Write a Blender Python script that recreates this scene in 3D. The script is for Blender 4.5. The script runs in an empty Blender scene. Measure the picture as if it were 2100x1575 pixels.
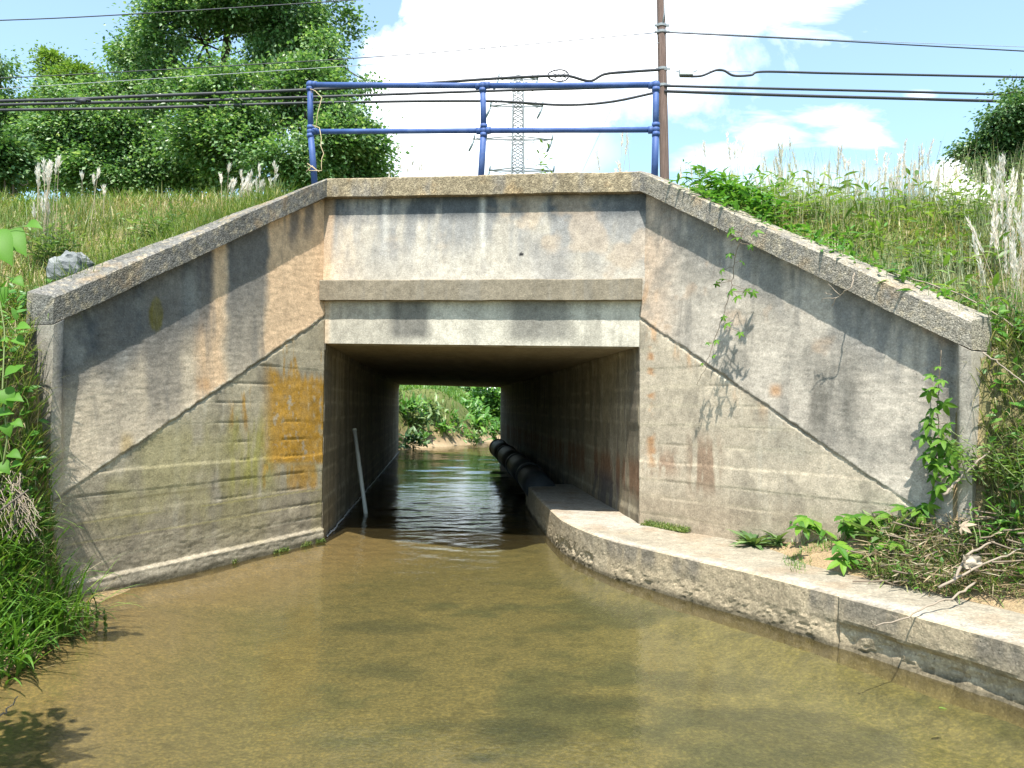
import bpy, math, random
import numpy as np
from mathutils import Vector, Matrix
rng = np.random.default_rng(11)
random.seed(5)
SC = bpy.context.scene
COL = SC.collection
rad = math.radians

# ------------------------------------------------------------------ camera
F_PX = 1650.0
CAM = np.array([0.0, 0.0, 1.6])
p_, r_ = rad(1.62), rad(0.46)
FW = np.array([0, math.cos(p_), math.sin(p_)])
R0 = np.array([1.0, 0, 0]); U0 = np.array([0, -math.sin(p_), math.cos(p_)])
RT = R0 * math.cos(r_) + U0 * math.sin(r_)
UP = U0 * math.cos(r_) - R0 * math.sin(r_)
cd = bpy.data.cameras.new("camera"); cam = bpy.data.objects.new("camera", cd); COL.objects.link(cam)
cd.sensor_width = 36.0; cd.lens = 36.0 * F_PX / 2100.0; cd.clip_end = 3000; cd.clip_start = 0.05
cam.matrix_world = Matrix(((RT[0], UP[0], -FW[0], CAM[0]), (RT[1], UP[1], -FW[1], CAM[1]), (RT[2], UP[2], -FW[2], CAM[2]), (0, 0, 0, 1)))
SC.camera = cam

def ray(px, py):
    return FW + RT * (px - 1050) / F_PX + UP * (787.5 - py) / F_PX
def at_y(px, py, Y):
    d = ray(px, py); return CAM + d * (Y / d[1])
def at_z(px, py, Z):
    d = ray(px, py); return CAM + d * ((Z - CAM[2]) / d[2])
def at_plane(px, py, P0, n):
    d = ray(px, py); n3 = np.array([n[0], n[1], 0.0]); P3 = np.array([P0[0], P0[1], 0.0])
    return CAM + d * (np.dot(P3 - CAM, n3) / np.dot(d, n3))
def proj(P):
    q = np.asarray(P) - CAM
    y = q @ FW
    return 1050 + F_PX * (q @ RT) / y, 787.5 - F_PX * (q @ UP) / y

# ------------------------------------------------------------------ noise
def _h(ix, iy, iz):
    h = (ix * 73856093) ^ (iy * 19349663) ^ (iz * 83492791)
    h = (h ^ (h >> 13)) * 1274126177 & 0xffffffff
    h = (h ^ (h >> 16)) * 2246822519 & 0xffffffff
    return ((h ^ (h >> 15)) & 0xffffff) / float(0xffffff)
def vnoise(P):
    i = np.floor(P).astype(np.int64); f = P - i; f = f * f * (3 - 2 * f)
    x, y, z = i[:, 0], i[:, 1], i[:, 2]; fx, fy, fz = f[:, 0], f[:, 1], f[:, 2]
    r = 0
    for dx in (0, 1):
        for dy in (0, 1):
            for dz in (0, 1):
                r = r + _h(x + dx, y + dy, z + dz) * (fx if dx else 1 - fx) * (fy if dy else 1 - fy) * (fz if dz else 1 - fz)
    return r
def fbm(P, sc, octv=4, rough=0.5, seed=0.0):
    P = np.asarray(P, float) * np.asarray(sc, float) + seed * 17.31
    a, t, r = 1.0, 0.0, 0.0
    for _ in range(octv):
        r = r + a * vnoise(P); t += a; a *= rough; P = P * 2.03 + 11.7
    return r / t
def sm(a, b, x):
    t = np.clip((x - a) / (b - a), 0, 1); return t * t * (3 - 2 * t)
def band(x, a, b, w):
    return sm(a - w, a + w, x) * (1 - sm(b - w, b + w, x))
def mixc(c, c2, m):
    m = np.clip(m, 0, 1)[:, None]; return c * (1 - m) + np.array(c2)[None, :] * m

# ------------------------------------------------------------------ object helpers
def mk(name, V, faces, mat, parent=None, smooth=False, col=None, local=False):
    V = np.asarray(V, dtype=np.float64)
    if parent is not None and not local:
        V = V - np.array(parent.location)
    fs = [np.asarray(f, dtype=np.int64) for f in faces if len(f)]
    me = bpy.data.meshes.new(name)
    me.vertices.add(len(V)); me.vertices.foreach_set("co", V.astype(np.float32).ravel())
    loops = np.concatenate([f.ravel() for f in fs]); tot = np.concatenate([np.full(len(f), f.shape[1]) for f in fs])
    me.loops.add(len(loops)); me.loops.foreach_set("vertex_index", loops.astype(np.int32))
    st = np.concatenate([[0], np.cumsum(tot)[:-1]])
    me.polygons.add(len(tot)); me.polygons.foreach_set("loop_start", st.astype(np.int32))
    me.polygons.foreach_set("loop_total", tot.astype(np.int32))
    me.polygons.foreach_set("use_smooth", np.full(len(tot), bool(smooth)))
    me.update(calc_edges=True); me.validate()
    if col is not None:
        ca = me.color_attributes.new("Col", "FLOAT_COLOR", "POINT")
        ca.data.foreach_set("color", np.concatenate([col, np.ones((len(col), 1))], 1).astype(np.float32).ravel())
    me.materials.append(mat)
    o = bpy.data.objects.new(name, me); COL.objects.link(o)
    if parent is not None: o.parent = parent
    return o
def tag(o, label=None, cat=None, group=None, kind=None):
    if label: o["label"] = label
    if cat: o["category"] = cat
    if group: o["group"] = group
    if kind: o["kind"] = kind
    return o
def thing(name, loc, label, cat, group=None):
    o = bpy.data.objects.new(name, None); COL.objects.link(o); o.location = [float(v) for v in loc]
    o.empty_display_size = 0.2
    return tag(o, label, cat, group)

class MB:
    """collects simple solids into one mesh"""
    def __init__(s): s.v = []; s.f = {}; s.n = 0
    def add(s, V, faces):
        V = np.asarray(V, float)
        for f in faces:
            f = np.asarray(f, np.int64)
            if len(f): s.f.setdefault(f.shape[1], []).append(f + s.n)
        s.v.append(V); s.n += len(V)
    def tube(s, pts, r, sides=8, cap=True):
        pts = np.asarray(pts, float); n = len(pts); r = np.broadcast_to(np.asarray(r, float), (n,))
        T = np.gradient(pts, axis=0); T /= np.linalg.norm(T, axis=1)[:, None] + 1e-12
        a = np.array([0, 0, 1.0]) if abs(T[0][2]) < 0.9 else np.array([1.0, 0, 0])
        V = []
        X = np.cross(T[0], a); X /= np.linalg.norm(X)
        ang = np.arange(sides) * 2 * math.pi / sides
        for i in range(n):
            X = X - T[i] * np.dot(X, T[i]); X /= np.linalg.norm(X) + 1e-12
            Y = np.cross(T[i], X)
            V.append(pts[i] + r[i] * (np.cos(ang)[:, None] * X + np.sin(ang)[:, None] * Y))
        V = np.concatenate(V)
        i = np.arange(n - 1)[:, None] * sides; k = np.arange(sides)[None, :]; k2 = (k + 1) % sides
        q = np.stack([i + k, i + k2, i + sides + k2, i + sides + k], -1).reshape(-1, 4)
        fc = [q]
        if cap:
            fc += [np.arange(sides)[None, ::-1], (np.arange(sides) + (n - 1) * sides)[None, :]]
        s.add(V, fc); return s
    def box(s, c, X, Y, Z, hx, hy, hz):
        c, X, Y, Z = [np.asarray(t, float) for t in (c, X, Y, Z)]
        V = [c + X * hx * a + Y * hy * b + Z * hz * d for a in (-1, 1) for b in (-1, 1) for d in (-1, 1)]
        s.add(V, [[[0, 1, 3, 2], [4, 6, 7, 5], [0, 4, 5, 1], [2, 3, 7, 6], [0, 2, 6, 4], [1, 5, 7, 3]]]); return s
    def ball(s, c, r, nu=12, nv=8, sq=(1, 1, 1)):
        c = np.asarray(c, float); V = []; 
        for j in range(nv + 1):
            th = math.pi * j / nv
            for i in range(nu):
                ph = 2 * math.pi * i / nu
                V.append(c + r * np.array([math.sin(th) * math.cos(ph) * sq[0], math.sin(th) * math.sin(ph) * sq[1], math.cos(th) * sq[2]]))
        f = [[j * nu + i, j * nu + (i + 1) % nu, (j + 1) * nu + (i + 1) % nu, (j + 1) * nu + i] for j in range(nv) for i in range(nu)]
        s.add(V, [f]); return s
    def build(s, name, mat, parent=None, smooth=True, local=False):
        return mk(name, np.concatenate(s.v), [np.concatenate(x) for x in s.f.values()], mat, parent, smooth, None, local)

# ------------------------------------------------------------------ materials
class NT:
    def __init__(s, tree): s.t = tree; s.n = tree.nodes; s.l = tree.links
    def new(s, typ, **kw):
        n = s.n.new(typ)
        for k, v in kw.items():
            if k.startswith("i_"):
                key = k[2:]; key = int(key) if key.isdigit() else key.replace("_", " ")
                s.put(n.inputs[key], v)
            else: setattr(n, k, v)
        return n
    def put(s, inp, v):
        if hasattr(v, "links") or isinstance(v, bpy.types.NodeSocket): s.l.new(v, inp)
        else: inp.default_value = v
    def m(s, op, a, b=None, c=None, clamp=False):
        n = s.n.new("ShaderNodeMath"); n.operation = op; n.use_clamp = clamp
        for i, v in enumerate((a, b, c)):
            if v is not None: s.put(n.inputs[i], v)
        return n.outputs[0]
    def noise(s, vec, sc, det=4, rough=0.5, dist=0.0):
        n = s.new("ShaderNodeTexNoise", i_Scale=sc, i_Detail=det, i_Roughness=rough, i_Distortion=dist)
        if vec is not None: s.l.new(vec, n.inputs["Vector"])
        return n.outputs["Fac"]
    def mr(s, v, a, b, c, d, clamp=True):
        n = s.new("ShaderNodeMapRange", clamp=clamp); s.put(n.inputs[0], v)
        for i, q in enumerate((a, b, c, d)): s.put(n.inputs[i + 1], q)
        return n.outputs[0]
    def ramp(s, v, stops):
        n = s.n.new("ShaderNodeValToRGB"); cr = n.color_ramp
        while len(cr.elements) < len(stops): cr.elements.new(0.5)
        for e, (p, c) in zip(cr.elements, stops): e.position = p; e.color = (*c, 1)
        s.put(n.inputs[0], v); return n.outputs[0]
    def mix(s, fac, a, b, blend="MIX"):
        n = s.n.new("ShaderNodeMix"); n.data_type = "RGBA"; n.blend_type = blend
        s.put(n.inputs[0], fac)
        for idx, v in ((6, a), (7, b)):
            s.put(n.inputs[idx], (*v, 1) if isinstance(v, tuple) and len(v) == 3 else v)
        return n.outputs[2]
def material(name):
    m = bpy.data.materials.new(name); m.use_nodes = True
    T = NT(m.node_tree); b = T.n["Principled BSDF"]; b.inputs["Roughness"].default_value = 0.8
    return m, T, b

def m_concrete(name, bump=0.5, speck=0.25, agg=55.0):
    m, T, b = material(name)
    pos = T.new("ShaderNodeNewGeometry").outputs["Position"]
    at = T.new("ShaderNodeAttribute", attribute_name="Col").outputs["Color"]
    n1 = T.noise(pos, 7, 8, 0.6); n2 = T.noise(pos, 60, 5, 0.6)
    vo = T.new("ShaderNodeTexVoronoi", i_Scale=agg); T.l.new(pos, vo.inputs["Vector"])
    vr = T.new("ShaderNodeSeparateColor"); T.l.new(vo.outputs["Color"], vr.inputs[0])
    k = T.m("MULTIPLY", T.mr(n1, 0.25, 0.75, 0.82, 1.17), T.mr(n2, 0.25, 0.75, 0.87, 1.13))
    k = T.m("MULTIPLY", k, T.mr(vr.outputs[0], 0, 1, 1 - speck, 1 + speck))
    n5 = T.noise(pos, 15, 12, .72)
    k = T.m("MULTIPLY", k, T.mr(n5, .36, .62, .80, 1.10))
    # pale aggregate grains
    g = T.m("GREATER_THAN", vr.outputs[1], 0.86)
    g = T.m("MULTIPLY", g, T.m("LESS_THAN", vo.outputs["Distance"], 0.42))
    k = T.m("ADD", k, T.m("MULTIPLY", g, .12 + speck * 1.3))
    pit = T.new("ShaderNodeTexVoronoi", i_Scale=16.0); T.l.new(pos, pit.inputs["Vector"])
    ph = T.mr(pit.outputs["Distance"], 0.04, 0.10, 0.45, 1.0)
    k = T.m("MULTIPLY", k, ph)
    vm = T.new("ShaderNodeVectorMath", operation="SCALE"); T.l.new(at, vm.inputs[0]); T.l.new(k, vm.inputs[3])
    T.l.new(vm.outputs[0], b.inputs["Base Color"])
    h = T.m("ADD", T.m("MULTIPLY", n2, 0.7), T.m("MULTIPLY", vo.outputs["Distance"], -0.5 * (speck / 0.25)))
    h = T.m("ADD", h, T.m("MULTIPLY", T.noise(pos, 26, 6, 0.65), .8))
    h = T.m("ADD", h, T.m("MULTIPLY", ph, 0.5))
    bp = T.new("ShaderNodeBump", i_Strength=bump, i_Distance=0.008); T.l.new(h, bp.inputs["Height"])
    T.l.new(bp.outputs[0], b.inputs["Normal"])
    b.inputs["Roughness"].default_value = 0.92; b.inputs["Specular IOR Level"].default_value = 0.2
    return m
M = {}
M["concrete"] = m_concrete("cast_concrete", 0.38, 0.10, 95)
M["aggregate"] = m_concrete("exposed_aggregate_concrete", 0.6, 0.40, 80)
M["ledge"] = m_concrete("rough_concrete", 0.5, 0.15, 60)

def m_plain(name, c, rough=0.6, var=0.25, sc=20, bump=0.2, spec=0.4, metal=0.0):
    m, T, b = material(name)
    oc = T.new("ShaderNodeTexCoord").outputs["Object"]
    n = T.noise(oc, sc, 6, 0.6)
    vm = T.mix(n, tuple(x * (1 - var) for x in c), tuple(min(1, x * (1 + var)) for x in c))
    T.l.new(vm, b.inputs["Base Color"])
    bp = T.new("ShaderNodeBump", i_Strength=bump, i_Distance=0.01); T.l.new(T.noise(oc, sc * 4, 4), bp.inputs["Height"])
    T.l.new(bp.outputs[0], b.inputs["Normal"])
    b.inputs["Roughness"].default_value = rough; b.inputs["Specular IOR Level"].default_value = spec; b.inputs["Metallic"].default_value = metal
    return m
def m_leaf(name, stops, trans=0.35, rough=0.45, spec=0.45, tint=(1.25, 1.3, .6)):
    """foliage: colour varies leaf by leaf, light comes through"""
    m, T, b = material(name)
    ge = T.new("ShaderNodeNewGeometry")
    c = T.ramp(ge.outputs["Random Per Island"], stops)
    n = T.noise(ge.outputs["Position"], 1.1, 3)
    c = T.mix(1.0, c, T.ramp(n, [(0.3, (0.72, 0.76, 0.7)), (0.7, (1.2, 1.15, 1.1))]), "MULTIPLY")
    T.l.new(c, b.inputs["Base Color"])
    b.inputs["Roughness"].default_value = rough; b.inputs["Specular IOR Level"].default_value = spec
    tr = T.new("ShaderNodeBsdfTranslucent"); T.l.new(T.mix(1.0, c, tint, "MULTIPLY"), tr.inputs["Color"])
    mx = T.new("ShaderNodeMixShader", i_0=trans); T.l.new(b.outputs[0], mx.inputs[1]); T.l.new(tr.outputs[0], mx.inputs[2])
    T.l.new(mx.outputs[0], T.n["Material Output"].inputs["Surface"])
    return m
M["leaf_tree"] = m_leaf("broadleaf_foliage", [(0, (.06, .145, .045)), (.5, (.12, .245, .08)), (.82, (.21, .34, .14)), (1, (.40, .50, .30))], .42, .42, .7)
M["leaf_dark"] = m_leaf("deep_green_foliage", [(0, (.04, .11, .035)), (.6, (.085, .18, .06)), (1, (.2, .3, .13))], .3, .4, .5)
M["leaf_pale"] = m_leaf("yellow_green_foliage", [(0, (.09, .17, .03)), (.6, (.15, .26, .05)), (1, (.26, .36, .10))], .4)
M["leaf_bright"] = m_leaf("fresh_green_leaves", [(0, (.06, .17, .025)), (.6, (.10, .26, .04)), (1, (.2, .36, .08))], .38, .4)
M["leaf_vine"] = m_leaf("vine_leaves", [(0, (.05, .15, .015)), (.6, (.085, .215, .02)), (1, (.14, .27, .03))], .35, .55, .25)
M["leaf_grey"] = m_leaf("grey_green_leaves", [(0, (.09, .17, .06)), (.6, (.15, .25, .09)), (1, (.26, .34, .15))], .3, .45)
M["grass"] = m_leaf("green_grass_blades", [(0, (.07, .14, .025)), (.45, (.13, .21, .045)), (.8, (.22, .28, .08)), (1, (.36, .34, .16))], .35, .5, .3)
M["grass_lush"] = m_leaf("lush_grass_blades", [(0, (.05, .13, .02)), (.6, (.11, .24, .035)), (1, (.22, .34, .08))], .35, .4, .5)
M["grass_dry"] = m_leaf("straw_grass_blades", [(0, (.24, .19, .10)), (.5, (.40, .33, .19)), (1, (.58, .52, .36))], .25, .7, .2)
M["plume"] = m_leaf("feathery_seed_heads", [(0, (.74, .67, .60)), (.5, (.88, .84, .80)), (1, (.93, .91, .89))], .5, .8, .1, (1, 1, .98))
M["grass_blue"] = m_leaf("tall_grass_stems", [(0, (.18, .25, .13)), (.6, (.28, .34, .2)), (1, (.48, .46, .33))], .3, .5, .3)
M["stem"] = m_plain("green_stems", (.16, .2, .07), .7, .3, 8)
M["drystem"] = m_plain("dry_stems", (.42, .34, .24), .85, .3, 10)
M["twig"] = m_plain("grey_brown_twigs", (.18, .14, .10), .9, .35, 9)
M["twig_pale"] = m_plain("bleached_branch_wood", (.27, .22, .165), .9, .25, 9)
M["bark"] = m_plain("grey_brown_bark", (.12, .10, .08), .95, .4, 6, .6)
M["pole"] = None
M["blue"] = m_plain("blue_railing_paint", (.042, .085, .235), .55, .4, 9, .3, .4)
M["cable"] = m_plain("dark_cable_sheath", (.035, .037, .045), .6, .2, 5)
M["wire"] = m_plain("aluminium_wire", (.3, .32, .34), .5, .2, 5)
M["steel"] = m_plain("galvanised_steel", (.24, .26, .27), .6, .25, 2)
M["insul"] = m_plain("grey_glass_insulator", (.12, .16, .17), .4, .2, 2)
M["pvc"] = m_plain("dirty_white_pvc", (.62, .60, .54), .45, .15, 5)
M["black_pipe"] = m_plain("black_plastic_pipe", (.028, .033, .038), .55, .6, 5, .25, .45)
M["white_box"] = m_plain("white_splice_case", (.5, .51, .52), .5, .05, 5)
M["twine"] = m_plain("dried_vine_strand", (.55, .43, .26), .9, .25, 9)
M["straw_pale"] = m_leaf("pale_green_straw", [(0, (.30, .34, .18)), (.5, (.46, .46, .30)), (1, (.68, .64, .5))], .35, .7, .2)
M["litter"] = m_leaf("brown_plant_litter", [(0, (.10, .075, .045)), (.5, (.22, .17, .10)), (.85, (.36, .29, .19)), (1, (.5, .44, .33))], .15, .85, .1)
M["scrap"] = m_plain("weathered_plastic_scrap", (.38, .32, .245), .7, .3, 12)
M["deadleaf"] = m_plain("dry_brown_leaves", (.30, .235, .16), .85, .35, 14)

def m_rail():
    m, T, b = material("weathered_blue_paint"); pos = T.new("ShaderNodeNewGeometry").outputs["Position"]
    n = T.noise(pos, 5, 7, .65); n2 = T.noise(pos, 26, 8, .7)
    c = T.ramp(n, [(.3, (.03, .065, .19)), (.55, (.05, .10, .27)), (.75, (.10, .155, .32))])
    c = T.mix(T.mr(n2, .64, .70, 0, .85), c, (.13, .075, .045)); T.l.new(c, b.inputs["Base Color"]); b.inputs["Roughness"].default_value = .6; b.inputs["Specular IOR Level"].default_value = .35
    bp = T.new("ShaderNodeBump", i_Strength=.3, i_Distance=.004); T.l.new(n2, bp.inputs["Height"]); T.l.new(bp.outputs[0], b.inputs["Normal"])
    return m
M["blue"] = m_rail()
def m_woodpole():
    m, T, b = material("weathered_pole_wood")
    oc = T.new("ShaderNodeTexCoord").outputs["Object"]
    mp = T.new("ShaderNodeMapping"); mp.inputs["Scale"].default_value = (14, 14, 0.7); T.l.new(oc, mp.inputs[0])
    n = T.noise(mp.outputs[0], 2.5, 7, 0.65)
    T.l.new(T.ramp(n, [(.3, (.075, .05, .042)), (.55, (.16, .105, .085)), (.75, (.27, .2, .17))]), b.inputs["Base Color"])
    bp = T.new("ShaderNodeBump", i_Strength=.6, i_Distance=.02); T.l.new(n, bp.inputs["Height"]); T.l.new(bp.outputs[0], b.inputs["Normal"])
    b.inputs["Roughness"].default_value = .95
    return m
M["pole"] = m_woodpole()

def m_soil(name, stops, sc=3.0, grit=90):
    m, T, b = material(name)
    pos = T.new("ShaderNodeNewGeometry").outputs["Position"]
    n = T.noise(pos, sc, 9, .65); g = T.noise(pos, grit, 4, .6)
    c = T.ramp(n, stops)
    c = T.mix(1.0, c, T.ramp(g, [(.3, (.65, .65, .65)), (.7, (1.25, 1.22, 1.2))]), "MULTIPLY")
    T.l.new(c, b.inputs["Base Color"])
    bp = T.new("ShaderNodeBump", i_Strength=.7, i_Distance=.03); T.l.new(T.m("ADD", g, T.m("MULTIPLY", n, 2)), bp.inputs["Height"])
    T.l.new(bp.outputs[0], b.inputs["Normal"]); b.inputs["Roughness"].default_value = .95; b.inputs["Specular IOR Level"].default_value = .15
    return m
M["soil"] = m_soil("grassy_soil", [(.25, (.10, .10, .045)), (.45, (.20, .17, .09)), (.6, (.30, .25, .15)), (.8, (.16, .19, .07))], 1.6)

def m_ground():
    m, T, b = material("embankment_soil")
    pos = T.new("ShaderNodeNewGeometry").outputs["Position"]
    at = T.new("ShaderNodeAttribute", attribute_name="Col").outputs["Color"]
    g = T.noise(pos, 70, 5, .65); n = T.noise(pos, 4, 7, .65)
    c = T.mix(1.0, at, T.ramp(g, [(.3, (.6, .6, .6)), (.7, (1.3, 1.27, 1.22))]), "MULTIPLY")
    c = T.mix(1.0, c, T.ramp(n, [(.3, (.75, .78, .7)), (.7, (1.2, 1.15, 1.1))]), "MULTIPLY")
    T.l.new(c, b.inputs["Base Color"])
    bp = T.new("ShaderNodeBump", i_Strength=.7, i_Distance=.03); T.l.new(T.m("ADD", g, T.m("MULTIPLY", n, 2)), bp.inputs["Height"])
    T.l.new(bp.outputs[0], b.inputs["Normal"]); b.inputs["Roughness"].default_value = .95; b.inputs["Specular IOR Level"].default_value = .15
    return m
M["ground"] = m_ground()

def m_bed():
    m, T, b = material("stream_bed_silt")
    pos = T.new("ShaderNodeNewGeometry").outputs["Position"]
    at = T.new("ShaderNodeAttribute", attribute_name="Col").outputs["Color"]
    mp = T.new("ShaderNodeMapping"); mp.inputs["Scale"].default_value = (1, 1, 1); T.l.new(pos, mp.inputs[0])
    n2 = T.noise(mp.outputs[0], 9, 8, .72); n3 = T.noise(mp.outputs[0], 42, 7, .7)
    c = T.mix(1.0, at, T.ramp(n2, [(.3, (.7, .72, .72)), (.5, (1, 1, 1)), (.72, (1.25, 1.2, 1.1))]), "MULTIPLY")
    c = T.mix(1.0, c, T.ramp(n3, [(.3, (.60, .62, .62)), (.5, (1.0, 1.0, 1.0)), (.66, (1.75, 1.62, 1.25))]), "MULTIPLY")
    T.l.new(c, b.inputs["Base Color"]); b.inputs["Roughness"].default_value = .95; b.inputs["Specular IOR Level"].default_value = .1
    bp = T.new("ShaderNodeBump", i_Strength=.5, i_Distance=.03); T.l.new(T.m("ADD", n2, n3), bp.inputs["Height"]); T.l.new(bp.outputs[0], b.inputs["Normal"])
    return m
M["bed"] = m_bed()

def m_water():
    m, T, b = material("shallow_stream_water")
    T.n.remove(b)
    pos = T.new("ShaderNodeNewGeometry").outputs["Position"]
    fine = T.noise(pos, 22, 3, .55, .3)
    bp = T.new("ShaderNodeBump", i_Strength=.3, i_Distance=.006); T.l.new(fine, bp.inputs["Height"])
    gl = T.new("ShaderNodeBsdfGlossy", i_Roughness=.02); T.l.new(bp.outputs[0], gl.inputs["Normal"])
    tr = T.new("ShaderNodeBsdfTransparent"); tr.inputs[0].default_value = (.84, .83, .70, 1)
    df = T.new("ShaderNodeBsdfDiffuse"); df.inputs[0].default_value = (.165, .128, .056, 1)
    mx0 = T.new("ShaderNodeMixShader", i_0=.12); T.l.new(tr.outputs[0], mx0.inputs[1]); T.l.new(df.outputs[0], mx0.inputs[2])
    fr = T.new("ShaderNodeFresnel", i_IOR=1.33); T.l.new(bp.outputs[0], fr.inputs["Normal"])
    mx = T.new("ShaderNodeMixShader"); T.l.new(fr.outputs[0], mx.inputs[0]); T.l.new(mx0.outputs[0], mx.inputs[1]); T.l.new(gl.outputs[0], mx.inputs[2])
    T.l.new(mx.outputs[0], T.n["Material Output"].inputs["Surface"])
    return m
M["water"] = m_water()

# ------------------------------------------------------------------ light and sky
S_DIR = np.array([-0.025, -0.425, 0.905]); S_DIR /= np.linalg.norm(S_DIR)
sl = bpy.data.lights.new("sun", "SUN"); so = bpy.data.objects.new("sun", sl); COL.objects.link(so)
sl.energy = 4.8; sl.angle = rad(0.53); sl.color = (1.0, .955, .88)
so.rotation_euler = Vector(S_DIR).to_track_quat("Z", "Y").to_euler(); so.location = (0, -10, 30)
w = bpy.data.worlds.new("World"); SC.world = w; w.use_nodes = True
def build_world():
    T = NT(w.node_tree); bg = T.n["Background"]
    sky = T.new("ShaderNodeTexSky", sky_type="NISHITA", sun_disc=False)
    sky.sun_elevation = math.asin(S_DIR[2]); sky.sun_rotation = math.atan2(S_DIR[0], S_DIR[1]) % (2 * math.pi)
    sky.air_density = 1.0; sky.dust_density = 0.6; sky.ozone_density = 1.0; sky.altitude = 100
    d = T.new("ShaderNodeTexCoord").outputs["Generated"]
    sp = T.new("ShaderNodeSeparateXYZ"); T.l.new(d, sp.inputs[0])
    yy = T.m("MAXIMUM", sp.outputs[1], .05)
    u = T.m("DIVIDE", sp.outputs[0], yy); v = T.m("DIVIDE", sp.outputs[2], yy)
    cv = T.new("ShaderNodeCombineXYZ"); T.l.new(u, cv.inputs[0]); T.l.new(v, cv.inputs[1])
    n_a = T.noise(cv.outputs[0], 16, 8, .6, .2); n_b = T.noise(cv.outputs[0], 5, 6, .55, .3)
    mp = T.new("ShaderNodeMapping"); mp.inputs["Rotation"].default_value = (0, 0, -.5); mp.inputs["Scale"].default_value = (7, 22, 1); T.l.new(cv.outputs[0], mp.inputs[0])
    n_c = T.noise(mp.outputs[0], 1.5, 7, .6, .4)
    def blob(px, py, rx, ry, k, noise, amp, soft):
        q = ray(px, py); u0, v0 = q[0] / q[1], q[2] / q[1]
        du = T.m("DIVIDE", T.m("SUBTRACT", u, float(u0)), rx / F_PX); dv = T.m("DIVIDE", T.m("SUBTRACT", v, float(v0)), ry / F_PX)
        dd = T.m("SQRT", T.m("ADD", T.m("MULTIPLY", du, du), T.m("MULTIPLY", dv, dv)))
        e = T.m("ADD", T.m("SUBTRACT", 1.0, dd), T.m("MULTIPLY", T.m("SUBTRACT", noise, .5), amp))
        return T.m("MULTIPLY", T.mr(e, 0, soft, 0, 1), k)
    ms = [blob(1090, -60, 290, 330, 1, n_a, .55, .16), blob(1010, 170, 300, 170, 1, n_a, .5, .25), blob(1400, -40, 280, 190, .97, n_a, 1.5, 1.0),
          blob(1340, 120, 250, 150, .9, n_a, 1.5, 1.1), blob(900, 300, 420, 130, .85, n_b, .8, .9), blob(1600, 0, 200, 90, .75, n_c, 2.2, 1.1),
          blob(1570, 275, 90, 42, .65, n_c, 2.9, 1.3), blob(1710, 240, 100, 34, .65, n_c, 2.9, 1.3), blob(1760, 275, 85, 34, .7, n_c, 2.9, 1.3),
          blob(2030, 370, 140, 70, 1, n_a, .7, .3), blob(1480, 330, 120, 50, .5, n_c, 2.4, 1.1), blob(1890, 195, 40, 14, .5, n_c, 1.0, .9), blob(1600, 390, 300, 60, .35, n_b, .9, .9)]
    mk_ = ms[0]
    for q in ms[1:]: mk_ = T.m("MAXIMUM", mk_, q)
    hz = T.m("MULTIPLY", T.mr(T.m("ADD", v, T.m("MULTIPLY", T.m("SUBTRACT", n_b, .5), .10)), .07, .20, .92, 0), T.mr(sp.outputs[2], -.02, .0, 0, 1))
    mk_ = T.m("MAXIMUM", mk_, hz)
    front = T.mr(sp.outputs[1], .1, .3, 0, 1)
    # scattered cumulus over the rest of the sky
    nz = T.noise(d, 2.3, 7, .55, .2)
    rest = T.m("MULTIPLY", T.mr(nz, .56, .68, 0, .85), T.m("SUBTRACT", 1, front))
    mask = T.m("MAXIMUM", T.m("MULTIPLY", mk_, front), rest)
    col = T.mix(mask, T.mix(.10, T.mix(1.0, sky.outputs[0], (.94, 1.16, 1.13), "MULTIPLY"), (8.5, 9.0, 9.4)), (10.2, 10.4, 10.6))
    T.l.new(col, bg.inputs["Color"]); bg.inputs["Strength"].default_value = .125
build_world()
vs = SC.view_settings; vs.view_transform = "Standard"; vs.look = "None"; vs.exposure = 1.1; vs.gamma = 1.0; vs.use_curve_mapping = False
SC.cycles.use_denoising = True; SC.cycles.max_bounces = 10; SC.cycles.diffuse_bounces = 5; SC.cycles.transparent_max_bounces = 12
SC.cycles.caustics_reflective = False; SC.cycles.caustics_refractive = False; SC.cycles.sample_clamp_indirect = 8

# ------------------------------------------------------------------ the plan of the culvert
A = at_z(660, 1110, 0)[:2]
AX = np.array([-.092, .996]); AX /= np.linalg.norm(AX)
eL = at_z(160, 1230, 0)[:2]; dL = eL - A; dL /= np.linalg.norm(dL)
B = np.array([1.385, 8.76])
dF = B - A; WF = np.linalg.norm(dF); dF /= WF
dR = np.array([.578, -.816]); dR /= np.linalg.norm(dR)
nF = np.array([dF[1], -dF[0]])                 # faces the viewer
nL = np.array([-dL[1], dL[0]]);  nL = nL if nL @ (B - A) > 0 else -nL
nR = np.array([-dR[1], dR[0]]);  nR = nR if nR @ (A - B) > 0 else -nR
LW = 3.46
LT = 18.6                                       # tunnel length
def s_of(P, O, d): return float((np.asarray(P)[:2] - O) @ d)
def line_on(p1, p2, O, d, n):
    a, b = at_plane(*p1, O, n), at_plane(*p2, O, n)
    sa, sb = s_of(a, O, d), s_of(b, O, d)
    return lambda s: a[2] + (b[2] - a[2]) * (np.asarray(s) - sa) / (sb - sa)
zcF = line_on((680, 403), (1305, 392), A, dF, nF)       # underside of the coping
zA, zB = float(zcF(0)), float(zcF(WF))
zLe = at_plane(117, 662, A, nL); zRe = at_plane(1985, 716, B, nR)
zcL = lambda s: zA + (zLe[2] - zA) * np.asarray(s) / s_of(zLe, A, dL)
zcR = lambda s: zB + (zRe[2] - zB) * np.asarray(s) / s_of(zRe, B, dR)
zdL = line_on((668, 648), (88, 1040), A, dL, nL)        # rough construction joint
zdR = line_on((1318, 655), (1885, 1045), B, dR, nR)
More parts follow.
